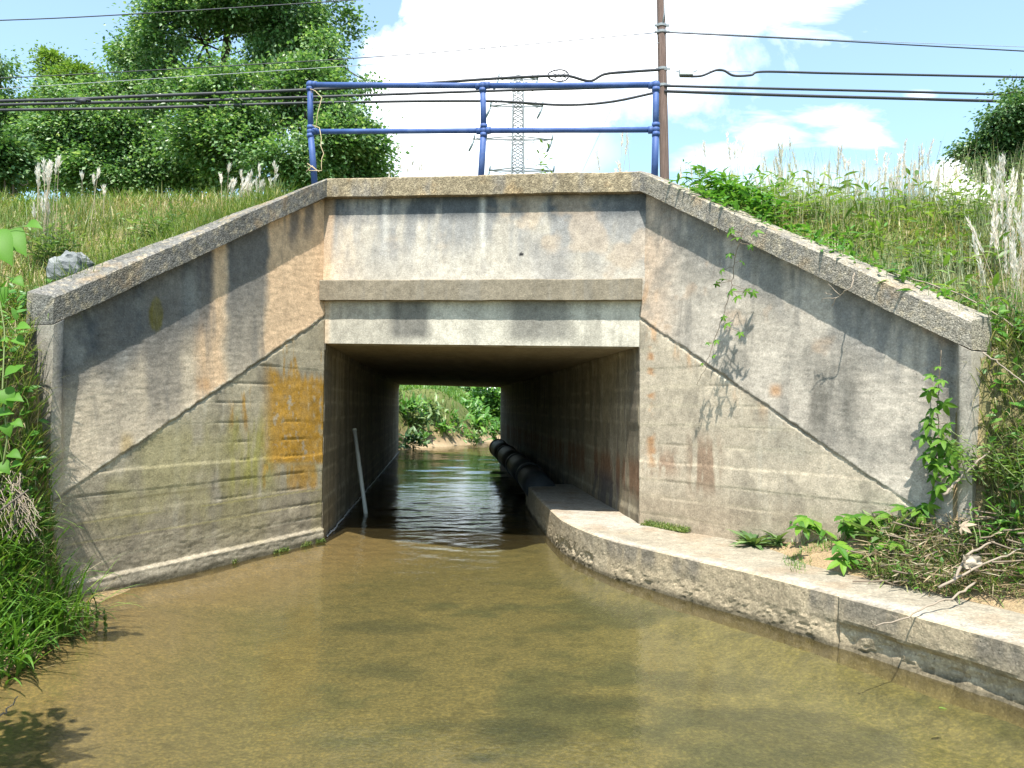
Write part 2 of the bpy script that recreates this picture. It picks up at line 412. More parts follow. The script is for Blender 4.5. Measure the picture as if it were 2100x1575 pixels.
z_lint = line_on((666, 704), (1310, 711), A, dF, nF)
z_belt_lo = line_on((662, 618), (1320, 617), A, dF, nF); z_belt_hi = line_on((662, 577), (1320, 574), A, dF, nF)

def grid_faces(nu, nv):
    i = np.arange(nu - 1)[:, None] * nv; j = np.arange(nv - 1)[None, :]
    return np.stack([i + j, i + nv + j, i + nv + j + 1, i + j + 1], -1).reshape(-1, 4)
def loop_ids(nu, nv):
    a = [i * nv for i in range(nu)] + [(nu - 1) * nv + j for j in range(1, nv)] + [i * nv + nv - 1 for i in range(nu - 2, -1, -1)] + [j for j in range(nv - 2, 0, -1)]
    return np.array(a)
def skin(name, P, nu, nv, back, mat, parent, col):
    """front sheet (nu x nv points) plus a skirt of the given back vector, closing the body to its thickness"""
    lp = loop_ids(nu, nv); n = len(P); m = len(lp)
    V = np.concatenate([P, P[lp], P[lp] + back]); k = np.arange(m); k2 = (k + 1) % m
    sk = np.stack([n + k, n + k2, n + m + k2, n + m + k], -1)
    cap = (n + m + k)[None, :]
    c = np.concatenate([col, col[lp], col[lp] * .9])
    o = mk(name, V, [grid_faces(nu, nv), sk, cap], mat, parent, False, c)
    sh = np.zeros(len(o.data.polygons), bool); sh[:(nu - 1) * (nv - 1)] = True
    o.data.polygons.foreach_set("use_smooth", sh)
    return o
def wall(name, O, d, n, s0, s1, zlo, zhi, off, res, thick, mat, parent, paint, rough=1.0):
    ns = int((s1 - s0) / res) + 2; S = np.linspace(s0, s1, ns)
    lo, hi = np.broadcast_to(zlo(S), S.shape), np.broadcast_to(zhi(S), S.shape)
    nz = int(np.max(hi - lo) / res) + 2; t = np.linspace(0, 1, nz)
    Z = lo[:, None] + (hi - lo)[:, None] * t[None, :]; SS = np.repeat(S[:, None], nz, 1)
    s_, z_ = SS.ravel(), Z.ravel()
    P = np.stack([O[0] + d[0] * s_, O[1] + d[1] * s_, z_], 1)
    o = off(s_, z_, P)
    ef = np.minimum(1, np.minimum(s_ - s0, s1 - s_) / .03)
    q = np.stack([s_, z_, s_ * 0], 1)
    o = o + rough * ((fbm(q, (11, 15, 1), 3, .55, 3) - .5) * .005 + (fbm(q, 1.4, 2, .5, 5) - .5) * .012)
    P[:, 0] += n[0] * o; P[:, 1] += n[1] * o
    u, v = proj(P)
    c = paint(P, s_, z_, u, v)
    return skin(name, P, ns, nz, np.array([-n[0] * thick, -n[1] * thick, 0]), mat, parent, c)

# board marks: joint heights of the form boards (metres above the water)
JOINTS = np.array([.12, .30, .47, .66, .84, 1.03, 1.22, 1.42, 1.62, 1.82, 2.02, 2.22])
def boards(s, z, seed):
    zz = z + (fbm(np.stack([s, s * 0, s * 0 + seed], 1), 1.3, 2) - .5) * .015
    dd = np.min(np.abs(zz[:, None] - JOINTS[None, :]), 1)
    idx = np.searchsorted(JOINTS, zz)
    prot = (_h(idx + 3, idx * 0 + int(seed), idx * 0 + 9) - .5)
    st = sm(.45, .62, fbm(np.stack([s, z, s * 0 + seed], 1), (2, 1.0, 1), 3))
    return dd, idx, prot, st

culvert = thing("culvert", (A[0] + dF[0] * WF / 2, A[1] + dF[1] * WF / 2, 0), "weathered concrete box culvert with flared wing walls, stained headwall and sloping copings over the stream", "culvert")

BASE = np.array([.40, .345, .245])
def stain_up(P, z, zc, n=0):
    return 0
def low_paint(c, P, s, z, u, v, seed):
    dd, idx, prot, st = boards(s, z, seed)
    tone = .86 + .28 * _h(idx + 1, idx * 0 + int(seed) + 5, idx * 0)
    c = c * tone[:, None]
    c = mixc(c, (.24, .20, .14), (1 - sm(.004, .012, dd)) * st * (.75 if seed != 2 else .4))
    c = mixc(c, (.20, .175, .135), sm(.52, .70, fbm(np.stack([s, z, s * 0 + seed], 1), (3, 1.3, 1), 5, .62, 16)) * .5)
    c = mixc(c, (.55, .50, .40), sm(.56, .72, fbm(np.stack([s, z, s * 0 + seed], 1), (9, .9, 1), 4, .6, 17)) * .35)
    lt = (1 - sm(.004, .012, np.abs(dd - .012))) * (1 - st)
    c = mixc(c, (.55, .48, .34), lt * .4)
    return c
def paint_left(P, s, z, u, v):
    q = np.stack([s, z, s * 0], 1)
    n1 = fbm(q, 1.5, 5, .55, 1); n2 = fbm(q, (6, 1.2, 1), 5, .6, 2); n3 = fbm(q, 11, 4, .6, 4)
    uw = u + 26 * (fbm(q, (1, 1.7, 1), 3, .5, 7) - .5) + 10 * (n3 - .5)
    c = np.tile(np.array([.45, .385, .285]), (len(s), 1)) * (.78 + .4 * n1)[:, None]
    up = z - zdL(s) + .05 * (fbm(q, (4, .01, 1), 4, .65, 15) - .5); dn = zcL(s) - z
    # peach rendering on the upper panel
    c = mixc(c, (.56, .39, .24), sm(0, .03, up) * np.maximum(band(uw, 400, 462, 14), band(uw, 546, 720, 12)) * (.75 + .3 * n1))
    c = mixc(c, (.45, .375, .275), sm(0, .03, up) * band(uw, 0, 400, 20) * .7)
    # dark blue-grey streaks fading down from under the coping
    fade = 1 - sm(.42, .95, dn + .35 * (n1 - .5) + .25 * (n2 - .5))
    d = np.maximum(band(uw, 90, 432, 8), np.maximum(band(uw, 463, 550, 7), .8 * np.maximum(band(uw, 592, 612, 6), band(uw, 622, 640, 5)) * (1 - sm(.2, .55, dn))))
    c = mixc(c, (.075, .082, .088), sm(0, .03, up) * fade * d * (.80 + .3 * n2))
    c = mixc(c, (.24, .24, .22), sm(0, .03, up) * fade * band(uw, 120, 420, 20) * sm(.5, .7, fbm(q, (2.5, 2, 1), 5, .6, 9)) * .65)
    lg = 1 - sm(1.0, 1.7, dn + .5 * (n2 - .5))
    c = mixc(c, (.15, .14, .125), sm(0, .03, up) * lg * np.maximum(band(uw, 295, 372, 12) * .85, np.maximum(band(uw, 470, 545, 9) * .8, band(uw, 205, 285, 22) * .35)) * (.6 + .5 * n2))
    c = mixc(c, (.13, .11, .02), (1 - sm(.6, 1.1, ((u - 318) / 17) ** 2 + ((v - 645) / 34) ** 2 + 1.6 * (n2 - .5) + .8 * (n3 - .5))) * .85)
    c = mixc(c, (.42, .22, .08), band(uw, 400, 425, 8) * band(v, 775, 800, 8) * .5)
    c = mixc(c, (.30, .20, .05), band(uw, 245, 270, 9) * band(v, 890, 935, 14) * .5)
    c = mixc(c, (.16, .15, .13), sm(0, .03, up) * sm(.54, .70, fbm(q, (7, .55, 1), 5, .62, 18)) * .55)
    # aggregate-grey border at the free end
    c = mixc(c, (.29, .265, .22), band(u, 0, 118, 8) * .9)
    # lower wall
    lo = np.minimum(1, sm(.015, -.015, up) + 1e-9) if False else 1 - sm(-.015, .015, up)
    cl = np.tile(BASE, (len(s), 1)) * (.84 + .32 * n1)[:, None]
    cl = low_paint(cl, P, s, z, u, v, 1)
    for zl_, w0, cc_ in ((.155, .007, (.50, .44, .33)), (.30, .006, (.50, .45, .33)), (.455, .006, (.50, .43, .20)), (.62, .006, (.48, .41, .17)), (.80, .004, (.46, .41, .28))):
        zw = z - zl_ - .03 * (fbm(np.stack([s, 0 * s, 0 * s + zl_ * 9], 1), 1.1, 3) - .5)
        cl = mixc(cl, cc_, (1 - sm(w0 * .6, w0 * 1.6, np.abs(zw))) * sm(.36, .5, fbm(np.stack([s, 0 * s + zl_ * 7, 0 * s], 1), 1.6, 4, .6, 27)) * .85)  # sun-catching board edges painted in as pale lines
        cl = mixc(cl, (.13, .11, .08), (1 - sm(.004, .02, np.abs(zw + .022))) * sm(.4, .6, fbm(np.stack([s, 0 * s + zl_ * 3, 0 * s], 1), 2.2, 5, .65, 28)) * .6)
    cl = mixc(cl, (.34, .30, .10), band(v - .0 * u, 870, 1100, 40) * sm(.48, .64, fbm(q, (2.2, 1.0, 1), 4, .6, 12)) * .45)
    cl = mixc(cl, (.30, .28, .06), band(uw, 470, 560, 25) * band(v, 850, 1010, 40) * sm(.42, .58, n2) * .75)
    cl = mixc(cl, (.19, .16, .115), (1 - sm(.25, .95, z + .35 * (n1 - .5))) * .42)
    cl = mixc(cl, (.44, .39, .30), (1 - sm(.13, .15, z + .02 * (n2 - .5))) * .6)
    cl = mixc(cl, (.27, .23, .17), sm(300, 100, u) * .3 if False else (1 - sm(90, 420, u)) * .35)
    # ochre lichen beside the opening
    q2 = np.stack([s * 9, z * 1.6, s * 0], 1)
    rag = fbm(q2, 1.0, 5, .65, 21); rag2 = fbm(q, 16, 4, .6, 23)
    tv = 768 + 95 * (fbm(np.stack([s * 7, 0 * s, 0 * s], 1), 1, 4, .7, 25) - .5)
    core = band(u, 548, 700, 10 + 16 * n3) * sm(tv - 12, tv + 14, v) * (1 - sm(944, 956, v))
    f1 = np.maximum(core * sm(.30, .46, rag * .6 + rag2 * .4 + .05), band(u, 562, 640, 10) * band(v, 690, 775, 12) * sm(.5, .62, rag) * .9)
    f1 = np.maximum(f1, band(u, 470, 560, 12) * band(v, 790, 880, 25) * sm(.56, .66, rag) * .8)
    f1 = np.maximum(f1, band(u, 540, 700, 10) * band(v, 950, 1003, 8) * sm(.5, .6, rag * .5 + n1 * .5) * .8)
    f1 = np.maximum(f1, band(u, 620, 700, 10) * band(v, 700, 770, 14) * sm(.55, .66, rag) * .7)
    oc_ = np.array([.41, .222, .03])[None] * (.72 + .6 * fbm(q, (6, 2, 1), 4, .6, 26))[:, None]; fm = np.clip(f1 * (.7 + .45 * rag2), 0, 1)[:, None]; cl = cl * (1 - fm) + oc_ * fm
    cl = mixc(cl, (.40, .36, .28), core * sm(.56, .66, rag * .5 + rag2 * .5) * .8)
    cl = mixc(cl, (.10, .09, .06), (1 - sm(.025, .075, z + .06 * (n3 - .5))) * .9)
    cl = mixc(cl, (.36, .285, .16), 1 - sm(-.05, .0, z))  # silt tone below water, painted lighter to offset the weak sunlight there
    m = lo[:, None]
    c = c * (1 - m) + cl * m
    # dark broken edge along the joint
    e = (1 - sm(.006, .03, np.abs(up + .012 + .03 * (n3 - .5))))
    c = mixc(c, (.16, .145, .115), e * .75 * sm(.36, .56, fbm(q, (5, .01, 1), 4, .65, 57)))
    e2 = 1 - sm(.004, .02, np.abs(up - .022 - .03 * (n2 - .5)))
    c = mixc(c, (.5, .46, .36), e2 * sm(.5, .6, n3) * .7)
    return c
def paint_right(P, s, z, u, v):
    q = np.stack([s, z, s * 0], 1)
    n1 = fbm(q, 1.5, 5, .55, 31); n2 = fbm(q, (6, 1.2, 1), 5, .6, 32); n3 = fbm(q, 11, 4, .6, 34)
    uw = u + 26 * (fbm(q, (1, 1.7, 1), 3, .5, 37) - .5)
    up = z - zdR(s) + .05 * (fbm(q, (4, .01, 1), 4, .65, 15) - .5); dn = zcR(s) - z
    c = np.tile(np.array([.40, .355, .29]), (len(s), 1)) * (.76 + .48 * n1)[:, None]
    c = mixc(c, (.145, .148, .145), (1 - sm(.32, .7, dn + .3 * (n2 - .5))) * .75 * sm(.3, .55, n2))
    c = mixc(c, (.49, .36, .25), (1 - sm(1325, 1410, uw)) * .7)
    c = mixc(c, (.52, .33, .18), band(uw, 1300, 1350, 14) * sm(.46, .6, n2) * .65)
    c = mixc(c, (.13, .12, .10), band(uw, 1650, 1765, 30) * band(v, 740, 910, 60) * sm(.3, .62, n2) * .9)
    c = mixc(c, (.20, .185, .155), sm(.46, .66, fbm(q, 2.6, 5, .6, 41)) * .6)
    c = mixc(c, (.42, .22, .09), band(uw, 1580, 1600, 8) * band(v, 790, 812, 9) * .7)
    c = mixc(c, (.36, .20, .09), sm(.62, .75, fbm(q, 3.1, 4, .6, 43)) * .25)
    c = mixc(c, (.15, .14, .12), sm(0, .03, up) * sm(.53, .70, fbm(q, (7, .55, 1), 5, .62, 19)) * .55)
    c = mixc(c, (.36, .32, .26), band(u, 1962, 2100, 6) * .8)
    lo = 1 - sm(-.015, .015, up)
    cl = np.tile(np.array([.44, .375, .28]), (len(s), 1)) * (.80 + .4 * n1)[:, None]
    cl = low_paint(cl, P, s, z, u, v, 2)
    cl = mixc(cl, (.56, .30, .13), (1 - sm(.05, .22, -up + .1 * (n1 - .5))) * sm(.44, .6, n2) * .55 * (1 - sm(1500, 1620, u)))
    cl = mixc(cl, (.45, .22, .085), band(uw + 14 * (n3 - .5), 1328, 1341, 7) * band(v, 660, 960, 40) * sm(.46, .6, fbm(q, (3, 6, 1), 4, .6, 44)) * .75)
    cl = mixc(cl, (.27, .16, .10), band(uw, 1322, 1385, 18) * band(v, 925, 975, 22) * sm(.38, .55, fbm(q, (9, 5, 1), 4, .6, 47)) * .7)
    cl = mixc(cl, (.24, .155, .10), band(uw, 1408, 1475, 18) * band(v, 900, 1010, 30) * sm(.42, .58, fbm(q, (14, 2.2, 1), 4, .6, 48)) * .8)
    cl = mixc(cl, (.33, .26, .18), (1 - sm(.55, .85, z + .15 * (n1 - .5))) * .6)
    cl = mixc(cl, (.27, .25, .2), band(uw, 1530, 1700, 40) * band(v, 890, 970, 30) * sm(.46, .6, n1) * .5)
    m = lo[:, None]; c = c * (1 - m) + cl * m
    e = (1 - sm(.006, .028, np.abs(up + .010 + .035 * (n3 - .5))))
    c = mixc(c, (.17, .145, .11), e * .7 * sm(.36, .56, fbm(q, (5, .01, 1), 4, .65, 57)))
    return c
def panel_off(zd, zc, L, rec):
    def f(s, z, P):
        up = z - zd(s) + .05 * (fbm(np.stack([s, z, s * 0], 1), (4, .01, 1), 4, .65, 15) - .5)
        t = np.clip(up / np.maximum(.15, zc(s) - zd(s)), 0, 1)
        side = sm(L - .07, L - .13 - .02, s) if False else 1 - sm(L - .15, L - .07, s)
        o = np.where(up > 0, .010 - rec * t ** .8, 0) * side
        n = fbm(np.stack([s, z, s * 0], 1), 12, 3, .6, 51)
        o = o + np.where(up > 0, 1, 0) * side * (.007 * (fbm(np.stack([s + .6 * z, z, s * 0], 1), (9, 34, 1), 3, .6, 53) - .5))
        o -= (.002 + .022 * sm(.42, .62, fbm(np.stack([s, s * 0, s * 0], 1), 3.5, 4, .65, 56))) * (1 - sm(.0, .024, np.abs(up + .010 + .05 * (n - .5))))
        dd, idx, prot, st = boards(s, z, 1 if L == LW else 2)
        lowm = np.where(up < 0, 1, 0)
        o += lowm * (prot * .006 - (.006 if rec < .12 else .0035) * (1 - sm(.004, .013, dd)) * st)
        # eroded band near the water
        er = (1 - sm(.2, .62, z)) * (fbm(np.stack([s, z, s * 0], 1), (4, 13, 1), 5, .7, 55) - .52)
        o += lowm * .022 * er
        if rec < .12: o = o + .035 * (1 - sm(.145, .155, z + .012 * (fbm(np.stack([s, s * 0, s * 0], 1), 2, 3) - .5)))
        o = o + .016 * sm(L - .13, L - .07, s)
        o = np.where((s < 0) & (z < z_belt_hi(0.) + .02), -.16, o)
        return o
    return f
CONC = M["concrete"]
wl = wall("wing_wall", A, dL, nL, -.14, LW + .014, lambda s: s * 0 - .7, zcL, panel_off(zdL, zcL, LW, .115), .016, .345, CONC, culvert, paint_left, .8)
wl["label"] = "wing wall with ochre lichen and black streaks"
wr = wall("wing_wall", B, dR, nR, -.14, LW + .014, lambda s: s * 0 - .7, zcR, panel_off(zdR, zcR, LW, .13), .016, .335, CONC, culvert, paint_right, .8)
wr["label"] = "pale grey wing wall behind the hanging creepers"

# headwall panel between the wings, above the opening
def off_head(s, z, P):
    zb, zc = z_belt_hi(s), zcF(s)
    t = np.clip((z - zb) / (zc - zb), 0, 1)
    return np.where(z > zb, -.105 * t ** .8, 0.0)
def paint_head(P, s, z, u, v):
    q = np.stack([s, z, s * 0], 1)
    n1 = fbm(q, 1.6, 5, .55, 61); n2 = fbm(q, (5, 1.0, 1), 5, .6, 62); n3 = fbm(q, 10, 4, .6, 64)
    c = np.tile(np.array([.375, .34, .28]), (len(s), 1)) * (.76 + .48 * n1)[:, None]
    dn = zcF(s) - z
    up = z > z_belt_hi(s)
    c = mixc(c, (.58, .47, .34), up * (1 - sm(680, 760, u + 50 * (n1 - .5))) * .75)
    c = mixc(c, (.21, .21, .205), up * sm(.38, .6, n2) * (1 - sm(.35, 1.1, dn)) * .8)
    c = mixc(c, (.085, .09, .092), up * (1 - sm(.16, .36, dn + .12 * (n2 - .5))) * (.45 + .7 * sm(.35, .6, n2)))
    c = mixc(c, (.58, .55, .48), up * (band(u, 785, 795, 7) * .5 + band(u, 985, 995, 6) * .6) * (1 - sm(.5, .9, dn)))
    c = mixc(c, (.22, .21, .195), up * band(u, 1090, 1310, 40) * sm(.36, .56, n1) * .7)
    c = mixc(c, (.22, .21, .2), up * sm(.55, .7, fbm(q, (2, 3, 1), 5, .6, 66)) * .35)
    c = mixc(c, (.5, .36, .22), up * sm(.58, .7, fbm(q, 2.4, 4, .6, 67)) * .3)
    lo = z < z_belt_lo(s)
    c = mixc(c, (.50, .465, .38), lo * .85)
    c = mixc(c, (.095, .093, .085), lo * np.maximum(band(u, 800, 880, 14), np.maximum(band(u, 1040, 1170, 25) * .8, band(u, 950, 990, 14) * .3)) * sm(-.05, .12, z - z_lint(s) - .05 * n2) * (.6 + .6 * n2))
    c = mixc(c, (.22, .205, .17), lo * sm(.46, .64, n2) * .5)
    c = mixc(c, (.5, .33, .18), (1 - sm(.02, .09, s)) * .5)
    c = mixc(c, (.02, .02, .02), 1 - sm(.6, 1.2, ((u - 1069) / 5) ** 2 + ((v - 521) / 4) ** 2))
    return c
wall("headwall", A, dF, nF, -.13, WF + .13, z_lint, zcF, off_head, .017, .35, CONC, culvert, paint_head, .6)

def sweep(name, path, section, mat, parent, paint, res=.02, amp=.004, topz=None, topc=None):
    """solid of the given section (offset outward, height) swept along mitred path points [(x, y, z, outward vec)]"""
    sec = np.asarray(section, float); pts = []
    for i in range(len(sec)):
        a, b = sec[i], sec[(i + 1) % len(sec)]; k = max(1, int(np.linalg.norm(b - a) / res))
        if i == len(sec) - 1 or i == 2: k = min(k, 6)
        pts += [a + (b - a) * j / k for j in range(k)]
    pts = np.array(pts); m = len(pts)
    (p0, o0), (p1, o1) = path
    n = int(np.linalg.norm(p1 - p0) / res) + 2; t = np.linspace(0, 1, n)[:, None, None]
    c = p0 + (p1 - p0) * t; o = o0 + (o1 - o0) * t
    P = c + np.concatenate([np.broadcast_to(o[..., :2], (n, 1, 2)), np.zeros((n, 1, 1))], 2) * pts[None, :, 0:1] + np.array([0, 0, 1.0]) * pts[None, :, 1:2]
    P = P.reshape(-1, 3)
    P = P + amp * 2 * (np.stack([fbm(P, 16, 3, .6, 71), fbm(P, 16, 3, .6, 72), fbm(P, 16, 3, .6, 73)], 1) - .5) + (fbm(P, 2.0, 2, .5, 74) - .5)[:, None] * np.array([0, -.3, 1.0]) * .022
    i = np.arange(n - 1)[:, None] * m; k = np.arange(m)[None, :]; k2 = (k + 1) % m
    f = np.stack([i + k, i + k2, i + m + k2, i + m + k], -1).reshape(-1, 4)
    u, v = proj(P); cc = paint(P, u, v)
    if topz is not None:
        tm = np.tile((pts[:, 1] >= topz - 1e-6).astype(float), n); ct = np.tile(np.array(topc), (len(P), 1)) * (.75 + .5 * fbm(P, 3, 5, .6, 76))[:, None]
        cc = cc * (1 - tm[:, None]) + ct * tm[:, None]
    return mk(name, P, [f, np.arange(m)[None, ::-1], (np.arange(m) + (n - 1) * m)[None, :]], mat, parent, False, paint(P, u, v))
def miter(n1, n2):
    b = n1 + n2; b /= np.linalg.norm(b); return b / (b @ n1)
HC = .225
def P3(p, z): return np.array([p[0], p[1], z])
endL, endR = A + dL * (LW + .012), B + dR * (LW + .012)
z3 = lambda v: np.array([v[0], v[1], 0])
sec_w = [(.006, 0), (.006, HC - .018), (-.02, HC), (-.31, HC + .05), (-.31, .0)]
sec_h = [(.006, 0), (.006, HC - .018), (-.02, HC), (-.36, HC + .02), (-.36, .0)]
oA, oB = miter(nL, nF), miter(nF, nR)
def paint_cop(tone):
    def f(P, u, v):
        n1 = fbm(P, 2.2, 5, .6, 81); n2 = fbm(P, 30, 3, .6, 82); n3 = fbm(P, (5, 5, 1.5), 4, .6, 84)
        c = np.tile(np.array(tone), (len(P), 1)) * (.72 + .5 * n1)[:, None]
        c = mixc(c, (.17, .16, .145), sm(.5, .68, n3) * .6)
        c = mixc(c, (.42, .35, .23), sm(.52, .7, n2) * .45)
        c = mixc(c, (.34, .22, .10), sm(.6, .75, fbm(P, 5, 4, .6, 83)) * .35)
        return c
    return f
AGG = M["aggregate"]
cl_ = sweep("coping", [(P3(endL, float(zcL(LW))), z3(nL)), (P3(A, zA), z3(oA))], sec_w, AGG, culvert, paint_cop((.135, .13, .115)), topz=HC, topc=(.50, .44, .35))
cl_["label"] = "dark sloping coping beside the rock and grass"
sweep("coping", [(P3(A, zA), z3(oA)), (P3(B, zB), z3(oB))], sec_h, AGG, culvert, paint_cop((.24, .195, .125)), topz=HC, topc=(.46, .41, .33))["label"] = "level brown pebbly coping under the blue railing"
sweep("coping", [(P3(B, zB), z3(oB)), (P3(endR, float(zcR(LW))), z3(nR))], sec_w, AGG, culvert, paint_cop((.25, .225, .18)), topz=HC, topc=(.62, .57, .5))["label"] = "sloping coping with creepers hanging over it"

# belt course under the panel
def paint_belt(P, u, v):
    n1 = fbm(P, 2.5, 5, .6, 91); n2 = fbm(P, (9, 9, 1), 4, .6, 92)
    c = np.tile(np.array([.235, .20, .145]), (len(P), 1)) * (.70 + .4 * n1)[:, None]
    c = mixc(c, (.20, .18, .145), sm(.5, .66, n2) * .6)
    return c
bz0, bz1 = float(z_belt_lo(0)), float(z_belt_lo(WF)); bh = float(z_belt_hi(WF / 2) - z_belt_lo(WF / 2))
bA, bB = A - dF * .03, B + dF * .03
sweep("belt_course", [(P3(bA, bz0), z3(nF)), (P3(bB, bz1), z3(nF))], [(.10, 0), (.10, bh - .01), (.09, bh), (-.1, bh), (-.1, 0)], CONC, culvert, paint_belt, .02, .004)

# tunnel barrel
zl0, zl1 = float(z_lint(0)), float(z_lint(WF))
def paint_tun(right):
    def f(P, s, z, u, v):
        q = np.stack([s, z, s * 0], 1); n1 = fbm(q, 1.2, 5, .55, 101 + right); n2 = fbm(q, (5, 1.2, 1), 5, .6, 103)
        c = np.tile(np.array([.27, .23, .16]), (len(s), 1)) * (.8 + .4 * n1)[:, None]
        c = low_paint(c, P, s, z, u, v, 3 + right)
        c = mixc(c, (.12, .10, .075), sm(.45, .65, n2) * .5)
        if right:
            c = mixc(c, (.23, .125, .07), band(z, .62, 1.02, .1) * sm(.35, .55, n2) * .8)
            c = mixc(c, (.11, .10, .10), band(s, .9, 2.6, .4) * band(z, .3, .75, .12) * sm(.38, .55, n2) * .8)
        else:
            c = mixc(c, (.85, .83, .78), (1 - sm(.006, .016, np.abs(z - .018 - .012 * (n1 - .5)))) * .8)
        c = mixc(c, (.16, .13, .08), (1 - sm(-.05, .01, z)) * .9)
        return c
    return f
def off_tun(s, z, P):
    dd, idx, prot, st = boards(s, z, 3); return prot * .012 - .012 * (1 - sm(.004, .018, dd)) * st
nTl = np.array([AX[1], -AX[0]]); nTr = -nTl
LTr = LT + (A[1] - B[1])
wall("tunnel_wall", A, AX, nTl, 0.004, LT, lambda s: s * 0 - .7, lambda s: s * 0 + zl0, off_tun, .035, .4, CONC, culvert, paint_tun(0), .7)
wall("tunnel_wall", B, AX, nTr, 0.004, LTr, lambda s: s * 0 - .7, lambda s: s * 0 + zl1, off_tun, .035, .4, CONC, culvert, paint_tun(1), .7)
def tunnel_roof():
    ns, nt = 220, 50
    a = A + dF * 0.0; S = np.linspace(0, 1, ns); Tt = np.linspace(-.06, 1.06, nt)
    P = []
    for s in S:
        pa, pb = A + AX * (LT * s) , B + AX * (LTr * s)
        for t in Tt:
            p = pa + (pb - pa) * t; P.append((p[0], p[1], zl0 + (zl1 - zl0) * t + .003))
    P = np.array(P)
    P[:, 2] += (fbm(P, (3, 3, 1), 3, .5, 111) - .5) * .02
    n = fbm(P, (8, 1.2, 1), 5, .6, 112)
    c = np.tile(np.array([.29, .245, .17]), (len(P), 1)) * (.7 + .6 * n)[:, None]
    nrm = nF * .02
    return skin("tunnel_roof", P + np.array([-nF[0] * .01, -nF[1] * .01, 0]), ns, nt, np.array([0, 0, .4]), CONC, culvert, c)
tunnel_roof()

# ------------------------------------------------------------------ footing ledge on the right of the stream
wl_px = [(1080, 1041), (1086, 1052), (1097, 1070), (1123, 1102), (1147, 1130), (1177, 1150), (1212, 1168), (1250, 1184), (1340, 1211), (1430, 1238), (1560, 1275), (1700, 1322), (1840, 1368), (1980, 1416), (2100, 1457)]
wl_pts = np.array([at_z(*p, 0)[:2] for p in wl_px])
e = wl_pts[-1] - wl_pts[-3]; e /= np.linalg.norm(e)
wl_pts = np.vstack([[wl_pts[0] + AX * .25], wl_pts, [wl_pts[-1] + e * 1.5], [wl_pts[-1] + e * 3.2]])
def resample(p, step):
    d = np.concatenate([[0], np.cumsum(np.linalg.norm(np.diff(p, axis=0), axis=1))]); n = int(d[-1] / step) + 2
    t = np.linspace(0, d[-1], n); q = np.stack([np.interp(t, d, p[:, k]) for k in range(p.shape[1])], 1)
    k = np.ones(9) / 9
    for _ in range(2):
        qq = np.stack([np.convolve(np.pad(q[:, i], 4, "edge"), k, "valid") for i in range(q.shape[1])], 1); qq[0], qq[-1] = q[0], q[-1]; q = qq
    return q
ed = resample(wl_pts, .025)
_o = np.argsort(ed[:, 1])
def xw(y): return np.interp(y, ed[_o, 1], ed[_o, 0])
def x_wingR(y): return B[0] + (B[1] - np.asarray(y)) * (dR[0] / -dR[1])
def x_wingL(y): return A[0] + (A[1] - np.asarray(y)) * (dL[0] / -dL[1])
ZL = .35
ledge = thing("footing_ledge", (ed[len(ed) // 2][0], ed[len(ed) // 2][1], 0), "long curving concrete footing ledge beside the water, pale on top with rough eroded face", "ledge")
